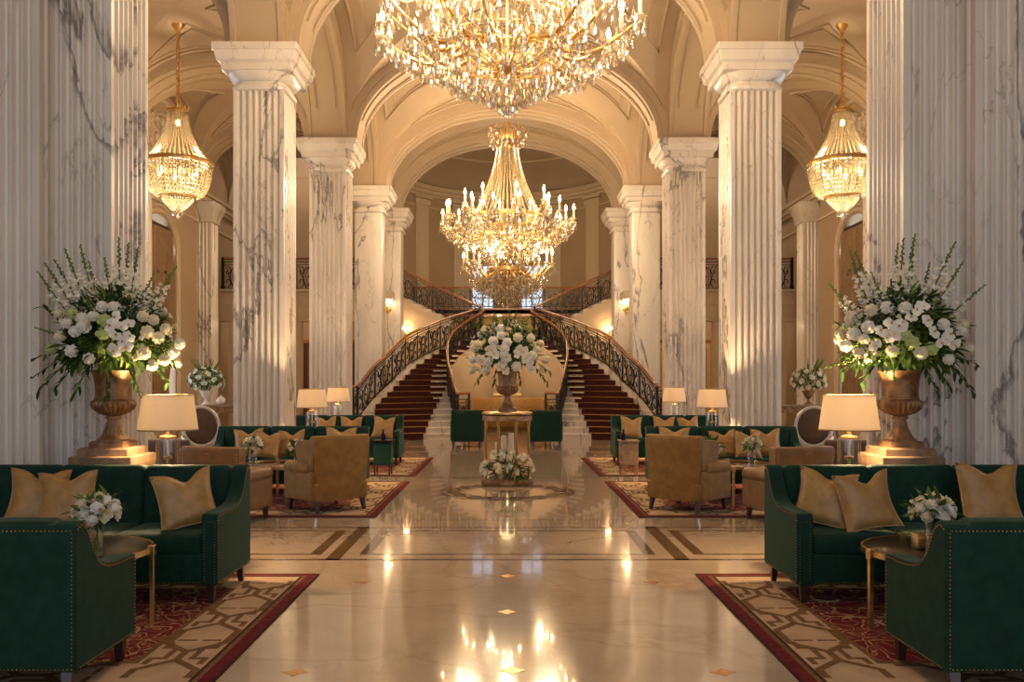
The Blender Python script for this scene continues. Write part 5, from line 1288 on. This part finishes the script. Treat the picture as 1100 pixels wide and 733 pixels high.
def foliage(t, c, rx, rz, n, size, rnd, up=0.55, mats=('leaf', 'leaf_light', 'stem'), droop_skirt=0.0):
    mb = MB(); c = Vector(c)
    for k in range(n):
        a = rnd.uniform(0, 2 * PI); e = math.asin(rnd.uniform(-0.45, 1.0)); d = Vector((math.cos(a) * math.cos(e), math.sin(a) * math.cos(e), math.sin(e)))
        p = c + Vector((d.x * rx, d.y * rx, d.z * rz)) * rnd.uniform(0.45, 0.86); L = size * rnd.uniform(0.6, 1.4)
        dd = (d + Vector((rnd.uniform(-0.7, 0.7), rnd.uniform(-0.7, 0.7), rnd.uniform(-0.5, 0.7)))).normalized()
        if e < 0.05 and droop_skirt: dd = (dd + Vector((0, 0, -droop_skirt))).normalized()
        q = dd.to_track_quat('Y', 'Z').to_matrix().to_4x4(); mb.mi = 0 if rnd.random() < 0.6 else 1
        leaf(mb, Matrix.Translation(p) @ q @ Matrix.Rotation(rnd.uniform(-0.8, 0.8), 4, 'Y'), L * rnd.uniform(0.20, 0.34), L, rnd.uniform(0.0, 0.5))
    mb.mi = 2
    for k in range(max(6, n // 14)):
        a = rnd.uniform(0, 6.28); r_ = rnd.uniform(0.2, 0.8); mb.tube([c - Vector((0, 0, rz * 0.9)), c + Vector((math.cos(a) * rx * r_ * 0.5, math.sin(a) * rx * r_ * 0.5, -rz * 0.2)), c + Vector((math.cos(a) * rx * r_, math.sin(a) * rx * r_, rz * 0.3))], 0.004 * (1 + rx), 4)
    return mb.build('foliage', list(mats), t, angle=80, fix=False)
def sprays(t, items, rnd, size=0.10):
    """trailing leafy twigs from the heart to given tips"""
    for base, tip in items:
        mb = MB(); base, tip = Vector(base), Vector(tip); d = tip - base; L = d.length; n = max(6, int(L / 0.045)); mid = base.lerp(tip, 0.5) + Vector((0, 0, 0.12 * L))
        fn = lambda u: (base * (1 - u) ** 2 + mid * 2 * u * (1 - u) + tip * u * u); mb.mi = 1; mb.tube([fn(i / 10) for i in range(11)], 0.005, 4)
        for k in range(n):
            u = lerp(0.3, 1.0, k / (n - 1)); dd = (d.normalized() + Vector((rnd.uniform(-1, 1), rnd.uniform(-1, 1), rnd.uniform(-0.8, 0.5)))).normalized(); mb.mi = 0
            leaf(mb, Matrix.Translation(fn(u)) @ dd.to_track_quat('Y', 'Z').to_matrix().to_4x4(), size * 0.36, size * rnd.uniform(0.7, 1.2), 0.3)
        mb.build('leafy_spray', ['leaf', 'stem'], t, angle=80, fix=False)
def dome_point(px, py, c, rx, ry, rz, k=1.0):
    """where the sight line through a photo pixel meets the dome of the arrangement (or its rim)"""
    d = Vector(((px - CX) / F, 1.0, -(py - CY) / F)); o = Vector((0, 0, CH)) - Vector(c); sc = Vector((1 / (rx * k), 1 / (ry * k), 1 / (rz * k)))
    dd = Vector([a * b for a, b in zip(d, sc)]); oo = Vector([a * b for a, b in zip(o, sc)])
    A, B, C_ = dd.dot(dd), 2 * dd.dot(oo), oo.dot(oo) - 1; disc = B * B - 4 * A * C_
    tt = (-B - math.sqrt(disc)) / (2 * A) if disc > 0 else -B / (2 * A)
    p = Vector((0, 0, CH)) + d * tt; n = (p - Vector(c)); n = Vector((n.x / rx ** 2, n.y / ry ** 2, n.z / rz ** 2)).normalized()
    return p, n
def arrangement(name, label, c, rx, rz, peonies, orchids, stalks, trails, seed, group, pr=0.062, orr=0.062, mouth=None, leaves=1250):
    rnd = random.Random(seed); t = thing(name, label, 'flowers', mouth, 0, group); off = Vector(mouth)
    foliage(t, Vector(c) - off - Vector((0, 0, 0.07)), rx * 0.97, rz * 0.82, leaves, 0.105, rnd, droop_skirt=0.5); foliage(t, Vector(c) - off + Vector((0, 0, rz * 0.35)), rx * 0.85, rz * 0.85, leaves * 2 // 3, 0.10, rnd)
    L = lambda p: Vector(p) - off
    for k, (x, y, kind) in enumerate(peonies):
        p, n = dome_point(x, y, c, rx, rx * 0.9, rz); bloom(t, kind, L(p), pr * rnd.uniform(0.9, 1.15), rnd, (n + Vector((rnd.uniform(-0.2, 0.2), -0.25, 0.1))).normalized(), name='peony')
    for x, y in orchids:
        p, n = dome_point(x, y, c, rx, rx * 0.9, rz, 1.06); bloom(t, 'orchid', L(p), orr * rnd.uniform(0.9, 1.15), rnd, (n + Vector((rnd.uniform(-0.25, 0.25), -0.6, 0.0))).normalized())
    for k in range(16):                      # the far side, turned away from the entrance
        a = rnd.uniform(0.15, PI - 0.15); e = rnd.uniform(-0.1, 1.1); d = Vector((math.cos(a) * math.cos(e), math.sin(a) * math.cos(e), math.sin(e)))
        bloom(t, rnd.choice(('peony', 'cream_peony', 'peony')), L(Vector(c) + Vector((d.x * rx, d.y * rx * 0.9, d.z * rz))), pr, rnd, d, name='peony')
    for k in range(36):                      # small filler blossoms
        a = rnd.uniform(0, 2 * PI); e = rnd.uniform(-0.35, 1.2); d = Vector((math.cos(a) * math.cos(e), math.sin(a) * math.cos(e), math.sin(e)))
        bloom(t, rnd.choice(('rose', 'cream_rose', 'cream_rose')), L(Vector(c) + Vector((d.x * rx, d.y * rx * 0.9, d.z * rz)) * rnd.uniform(0.92, 1.08)), pr * rnd.uniform(0.34, 0.55), rnd, d, name='small_blossom')
    for i, (x, y, dy, kind) in enumerate(stalks):
        tip = P(x, y, c[1] + dy); base = Vector(c) + Vector(((tip.x - c[0]) * 0.22, dy * 0.3, -0.05)); stem_to(t, kind, L(base), L(tip), rnd)
    sprays(t, [(L(Vector(c) + Vector(((P(x, y, c[1] + dy).x - c[0]) * 0.45, dy * 0.5, -0.1))), L(P(x, y, c[1] + dy))) for x, y, dy in trails], rnd, 0.085)
    return t
z_ = 7.58
sc_ = lambda lst, ox, oy, f: [(ox + a[0] / f, oy + a[1] / f) + tuple(a[2:]) for a in lst]
Wt, Cr, Gr = 'peony', 'cream_peony', 'green_peony'
pl = sc_([(165, 375, Cr), (197, 415, Wt), (265, 395, Wt), (270, 428, Wt), (233, 448, Wt), (219, 530, Wt), (290, 562, Wt), (396, 348, Wt), (345, 345, Wt), (533, 450, Cr), (607, 568, Cr), (520, 540, Cr), (655, 582, Cr), (612, 440, Cr), (222, 375, Gr), (170, 470, Cr), (137, 520, Gr), (310, 385, Wt), (350, 462, Gr), (357, 403, Gr), (560, 400, Cr), (515, 385, Cr), (580, 475, Cr), (640, 540, Cr), (555, 590, Cr)], 20, 240, 3.858)
ol = sc_([(400, 390), (380, 425), (425, 430), (455, 420), (403, 463), (460, 468), (395, 527), (445, 515), (430, 490)], 20, 240, 3.858)
sl = sc_([(430, 62, 0.0, 'flower_stalk'), (505, 100, -0.1, 'flower_stalk'), (455, 90, 0.15, 'flower_stalk'), (640, 170, 0.0, 'flower_stalk'), (185, 97, -0.1, 'flower_stalk'), (145, 130, 0.1, 'flower_stalk'), (100, 155, -0.2, 'flower_stalk'), (55, 222, 0.0, 'flower_stalk'), (370, 130, 0.2, 'flower_stalk'), (560, 240, 0.2, 'flower_stalk'), (270, 170, 0.2, 'flower_stalk'), (65, 430, -0.1, 'green_stalk'), (540, 200, -0.2, 'flower_stalk'), (240, 110, 0.25, 'flower_stalk')], 20, 240, 3.858)
tl = [(36, 405, -0.1), (42, 420, 0.0), (60, 418, -0.3), (180, 412, -0.2), (190, 395, 0.0), (150, 425, -0.35), (80, 425, -0.4), (38, 385, 0.1), (115, 425, -0.45), (46, 330, 0.2), (188, 370, 0.3)]
arrangement('flower_arrangement', 'huge arrangement of white orchids, peonies and tall stalks in the left urn', (-3.40, z_, 1.95), 0.52, 0.42, pl, ol, sl, tl, 21, 'great flower arrangements', mouth=(-3.43, z_, 1.69))
pr_ = sc_([(282, 347, Wt), (202, 430, Wt), (142, 458, Wt), (165, 540, Cr), (303, 530, Cr), (423, 538, Cr), (538, 565, Wt), (517, 418, Wt), (108, 508, Wt), (590, 450, Wt), (357, 350, Wt), (355, 465, Gr), (385, 495, Gr), (215, 360, Cr), (130, 395, Cr), (600, 420, Cr), (620, 520, Cr), (465, 520, Gr), (90, 460, Cr), (185, 480, Cr)], 880, 240, 3.858)
or_ = sc_([(380, 390), (448, 405), (428, 345), (300, 415), (330, 430), (255, 445), (310, 460), (280, 470), (235, 508), (475, 450), (520, 480), (505, 495), (560, 505), (540, 460), (345, 415), (405, 360)], 880, 240, 3.858)
sr_ = sc_([(365, 40, 0.0, 'flower_stalk'), (320, 65, -0.1, 'flower_stalk'), (528, 70, 0.1, 'flower_stalk'), (578, 140, -0.1, 'flower_stalk'), (420, 120, 0.15, 'flower_stalk'), (655, 238, 0.0, 'flower_stalk'), (97, 128, 0.0, 'flower_stalk'), (170, 108, 0.1, 'flower_stalk'), (32, 268, -0.1, 'flower_stalk'), (280, 90, 0.2, 'flower_stalk'), (18, 605, -0.3, 'green_stalk'), (240, 200, -0.2, 'flower_stalk'), (470, 180, 0.2, 'flower_stalk'), (60, 410, -0.1, 'green_stalk')], 880, 240, 3.858)
tr_ = [(1046, 422, -0.1), (1050, 392, 0.0), (1020, 415, -0.3), (905, 400, -0.3), (925, 412, -0.4), (960, 405, -0.45), (1005, 420, -0.35), (896, 345, 0.1), (1040, 350, 0.2), (1035, 405, 0.1)]
arrangement('flower_arrangement', 'huge arrangement of white orchids, peonies and tall stalks in the right urn', (3.43, z_, 1.95), 0.52, 0.42, pr_, or_, sr_, tr_, 22, 'great flower arrangements', mouth=(3.42, z_, 1.69))
pc = sc_([(328, 282, Wt), (281, 318, Wt), (365, 325, Wt), (351, 363, Wt), (430, 297, Cr), (508, 300, Cr), (325, 240, Wt), (421, 473, Wt), (235, 503, Cr), (256, 440, Wt), (155, 430, Wt), (148, 495, Cr), (523, 403, Wt), (600, 430, Cr), (190, 340, Cr), (345, 400, Wt), (580, 490, Cr), (165, 360, Cr), (545, 370, Cr)], 480, 310, 5.64)
oc = sc_([(250, 380), (290, 395), (215, 440), (235, 470), (185, 490), (205, 430), (275, 375), (350, 410), (365, 415), (325, 470), (350, 490), (340, 450), (440, 370), (465, 385), (420, 395), (480, 420), (500, 450), (515, 490), (495, 470)], 480, 310, 5.64)
scn = sc_([(275, 145, 0.0, 'flower_stalk'), (405, 122, -0.1, 'flower_stalk'), (380, 125, 0.1, 'flower_stalk'), (470, 175, 0.0, 'flower_stalk'), (512, 185, -0.1, 'flower_stalk'), (235, 185, -0.1, 'flower_stalk'), (445, 160, 0.2, 'flower_stalk'), (300, 180, 0.2, 'flower_stalk'), (150, 195, 0.1, 'green_stalk'), (620, 405, 0.0, 'green_stalk')], 480, 310, 5.64)
tc = [(511, 413, -0.1), (590, 400, -0.1), (504, 385, 0.0), (588, 412, 0.1), (530, 412, -0.35), (560, 412, -0.35), (510, 345, 0.2), (580, 350, 0.2)]
arrangement('flower_arrangement', 'white orchid and peony arrangement in the urn on the central flower table', (0.0, 13.75, 2.09), 0.56, 0.46, pc, oc, scn, tc, 23, 'great flower arrangements', mouth=(0, 13.75, 1.76), pr=0.085, orr=0.09, leaves=800)
# wreath of flowers round the foot of the centre table
rnd = random.Random(31); t = thing('low_flower_arrangement', 'low mound of white roses on the base of the central flower table', 'flowers', (0, 13.56, 0.10))
foliage(t, (0, 0, 0.12), 0.36, 0.30, 260, 0.11, rnd)
for k in range(46):
    a = rnd.uniform(PI * 0.95, 2.05 * PI) if k < 36 else rnd.uniform(0, PI); e = math.asin(rnd.uniform(-0.1, 0.95)); d = Vector((math.cos(a) * math.cos(e), math.sin(a) * math.cos(e), math.sin(e)))
    bloom(t, rnd.choice(('rose', 'cream_rose', 'cream_peony')), Vector((0, 0, 0.12)) + Vector((d.x * 0.40, d.y * 0.27, d.z * 0.33)), rnd.uniform(0.045, 0.07), rnd, (d + Vector((0, -0.3, 0))).normalized(), name='rose')

def glass_vase(t, r, h, water=0.5):
    g = MB(); g.lathe([(0, 0), (r * 0.9, 0), (r, 0.008), (r, h), (r - 0.004, h), (r - 0.005, 0.014), (0, 0.014)], 24); g.build('glass', 'glass', t)
def bouquet(loc, label, r=0.13, vr=0.042, vh=0.24, n=20, seed=1, kinds=('peony', 'rose', 'cream_rose'), br=0.042, group='flower vases on the tables', lift=0.06):
    rnd = random.Random(seed); t = thing('flower_vase', label, 'vase of flowers', loc, 0, group)
    glass_vase(t, vr, vh); c = Vector((0, 0, vh + lift))
    mb = MB()
    for k in range(12):
        a = rnd.uniform(0, 6.28); mb.tube([(0.6 * vr * math.cos(a), 0.6 * vr * math.sin(a), 0.02), (-0.4 * vr * math.cos(a), -0.4 * vr * math.sin(a), vh), (r * 0.5 * math.cos(a + 2.5), r * 0.5 * math.sin(a + 2.5), vh + lift)], 0.0035, 5)
    mb.build('stems', 'stem', t, angle=80, fix=False)
    foliage(t, c, r * 1.05, r * 0.75, 70, r * 0.75, rnd)
    for k in range(n):
        f = (k + 0.5) / n; e = math.asin(lerp(1.0, -0.35, f)); a = k * 2.39996; d = Vector((math.cos(a) * math.cos(e), math.sin(a) * math.cos(e), math.sin(e)))
        bloom(t, rnd.choice(kinds), c + Vector((d.x * r, d.y * r, d.z * r * 0.8)) * rnd.uniform(0.88, 1.05), br * rnd.uniform(0.85, 1.2), rnd, d, name='blossom')
    return t
ztab = 0.503 + RUGZ + 0.002
bouquet((-2.575, 5.46, ztab), 'glass vase of white flowers on the nearest left coffee table', 0.125, 0.042, 0.21, 24, 1)
bouquet((2.665, 5.46, ztab), 'glass vase of white and cream flowers on the nearest right coffee table', 0.125, 0.042, 0.21, 24, 2, ('rose', 'cream_rose', 'cream_peony'))
bouquet((-3.30, 11.28, ztab), 'tall glass vase of cream roses on the second left coffee table', 0.115, 0.05, 0.21, 12, 3, ('cream_rose', 'rose'), 0.055)
bouquet((3.17, 11.28, ztab), 'tall glass vase of white roses on the second right coffee table', 0.105, 0.05, 0.21, 12, 4, ('rose', 'cream_rose'), 0.05)
bouquet((-2.83, 11.82, ztab), 'low bowl of white roses and greenery on the second left coffee table', 0.15, 0.075, 0.08, 12, 5, ('cream_rose', 'rose'), 0.045, lift=0.09)
bouquet((2.75, 11.82, ztab), 'low bowl of white roses and greenery on the second right coffee table', 0.16, 0.075, 0.08, 12, 6, ('rose', 'rose', 'cream_rose'), 0.045, lift=0.09)
# small arrangements on the aisle consoles
for s in (-1, 1):
    rnd = random.Random(50 + s); x = s * 6.40
    u = thing('small_urn', 'pale footed urn holding the small arrangement in the %s aisle' % SIDE[s], 'urn', (x, 18.5, 1.124), 0, 'small urns in the aisles')
    MB().lathe([(0, 0), (0.10, 0), (0.10, 0.02), (0.04, 0.06), (0.03, 0.12), (0.08, 0.17), (0.12, 0.26), (0.14, 0.30), (0.13, 0.305), (0.10, 0.24), (0, 0.2)], 24).build('bowl', 'ceramic' if s < 0 else 'bronze', u)
    t = thing('flower_arrangement', ('small arrangement of cool white flowers in the left aisle' if s < 0 else 'small dark arrangement of cream flowers in the right aisle'), 'flowers', (x, 18.5, 1.43), 0, 'small flower arrangements in the aisles')
    foliage(t, (0, 0, 0.18), 0.36, 0.34, 320, 0.10, rnd)
    for k in range(30):
        f = (k + 0.5) / 30; e = math.asin(lerp(0.98, -0.4, f)); a = k * 2.39996; d = Vector((math.cos(a) * math.cos(e), math.sin(a) * math.cos(e), math.sin(e)))
        bloom(t, 'mint_daisy' if s < 0 else rnd.choice(('cream_rose', 'rose')), Vector((0, 0, 0.18)) + Vector((d.x * 0.36, d.y * 0.36, d.z * 0.33)), 0.075 if s < 0 else 0.062, rnd, d, name='blossom')
    for k in range(9):
        a = rnd.uniform(0, 6.28); stem_to(t, 'green_stalk', (0, 0, 0.2), (0.32 * math.cos(a), 0.32 * math.sin(a), 0.66), rnd)
    if s < 0:
        o = MB().ball((0, 0, 0.09), 0.10, 14, 10, (1, 1, 0.9)).build('ceramic_ornament', 'ceramic'); o.location = (x + 0.36, 18.36, 1.124); tag(o, 'round white ceramic ornament beside the urn on the left aisle console', 'ornament')
        MB().lathe([(0.0, 0.16), (0.03, 0.17), (0.02, 0.20), (0, 0.22)], 12).build('knob', 'ceramic', o)
# ================================================================== light, sky, camera
W = bpy.data.worlds.new('World'); SC.world = W; W.use_nodes = True
nt = W.node_tree; bg = nt.nodes['Background']
tc_ = nt.nodes.new('ShaderNodeTexCoord'); sx = nt.nodes.new('ShaderNodeSeparateXYZ'); rp = nt.nodes.new('ShaderNodeValToRGB')
nt.links.new(tc_.outputs['Generated'], sx.inputs[0]); nt.links.new(sx.outputs['Z'], rp.inputs['Fac'])
rp.color_ramp.elements[0].position = 0.0; rp.color_ramp.elements[0].color = (0.78, 0.80, 0.84, 1)
rp.color_ramp.elements[1].position = 0.8; rp.color_ramp.elements[1].color = (0.38, 0.58, 0.95, 1)
nt.links.new(rp.outputs['Color'], bg.inputs['Color']); bg.inputs['Strength'].default_value = 1.0
def area(name, loc, rot, sx_, sy_, e, col):
    d = bpy.data.lights.new(name, 'AREA'); d.shape = 'RECTANGLE'; d.size = sx_; d.size_y = sy_; d.energy = e; d.color = col
    o = bpy.data.objects.new(name, d); COL.objects.link(o); o.location = loc; o.rotation_euler = rot; return o
for (s, k, yc, hw) in WIN:                    # daylight through the side windows
    area('window_daylight', (s * (WALL_X + 0.75), yc, 3.1), (0, s * PI / 2, 0), 5.0, 2 * hw, 130, (0.92, 0.96, 1.0))
# added fill lights under and over the gallery at the aisle ends
for s in (-1, 1):
    lamp('gallery_fill', (s * 6.6, 29.3, 3.6), 60, radius=0.15); lamp('gallery_fill', (s * 6.6, 29.3, 9.3), 110, radius=0.4)
lamp('alcove_light', (0, 28.6, 2.5), 16, (1, 0.68, 0.34), 0.3); lamp('landing_light', (0, 32.2, 3.9), 8, (1, 0.75, 0.35), 0.3)  # unseen point lights without fixtures, for alcove and landing
lamp('foreground_fill', (0, 2.2, 7.2), 130, (1, 0.78, 0.52), 0.5)  # added warm fill above the foreground, no fixture modelled
lamp('apse_fill', (0, 31.0, 7.0), 150, (1, 0.76, 0.48), 0.5)  # added to brighten the apse wall, no lamp hangs here
cam = bpy.data.cameras.new('camera'); co = bpy.data.objects.new('camera', cam); COL.objects.link(co)
co.location = (0, 0, CH); co.rotation_euler = (PI / 2, 0, 0); cam.sensor_width = 36; cam.lens = F / 1100 * 36
cam.shift_x = (550 - CX) / 1100; cam.shift_y = (CY - 366.5) / 1100; cam.clip_end = 200; SC.camera = co
vs = SC.view_settings; vs.view_transform = 'Standard'; vs.look = 'None'; vs.gamma = 1.0; vs.exposure = 0.42; vs.use_curve_mapping = False
SC.display_settings.display_device = 'sRGB'
cy = SC.cycles; cy.use_denoising = True; cy.denoiser = 'OPENIMAGEDENOISE'
cy.max_bounces = 7; cy.diffuse_bounces = 4; cy.glossy_bounces = 3; cy.transmission_bounces = 5; cy.transparent_max_bounces = 24
cy.sample_clamp_indirect = 4.0; cy.sample_clamp_direct = 0; cy.caustics_reflective = False; cy.caustics_refractive = False; cy.use_light_tree = True
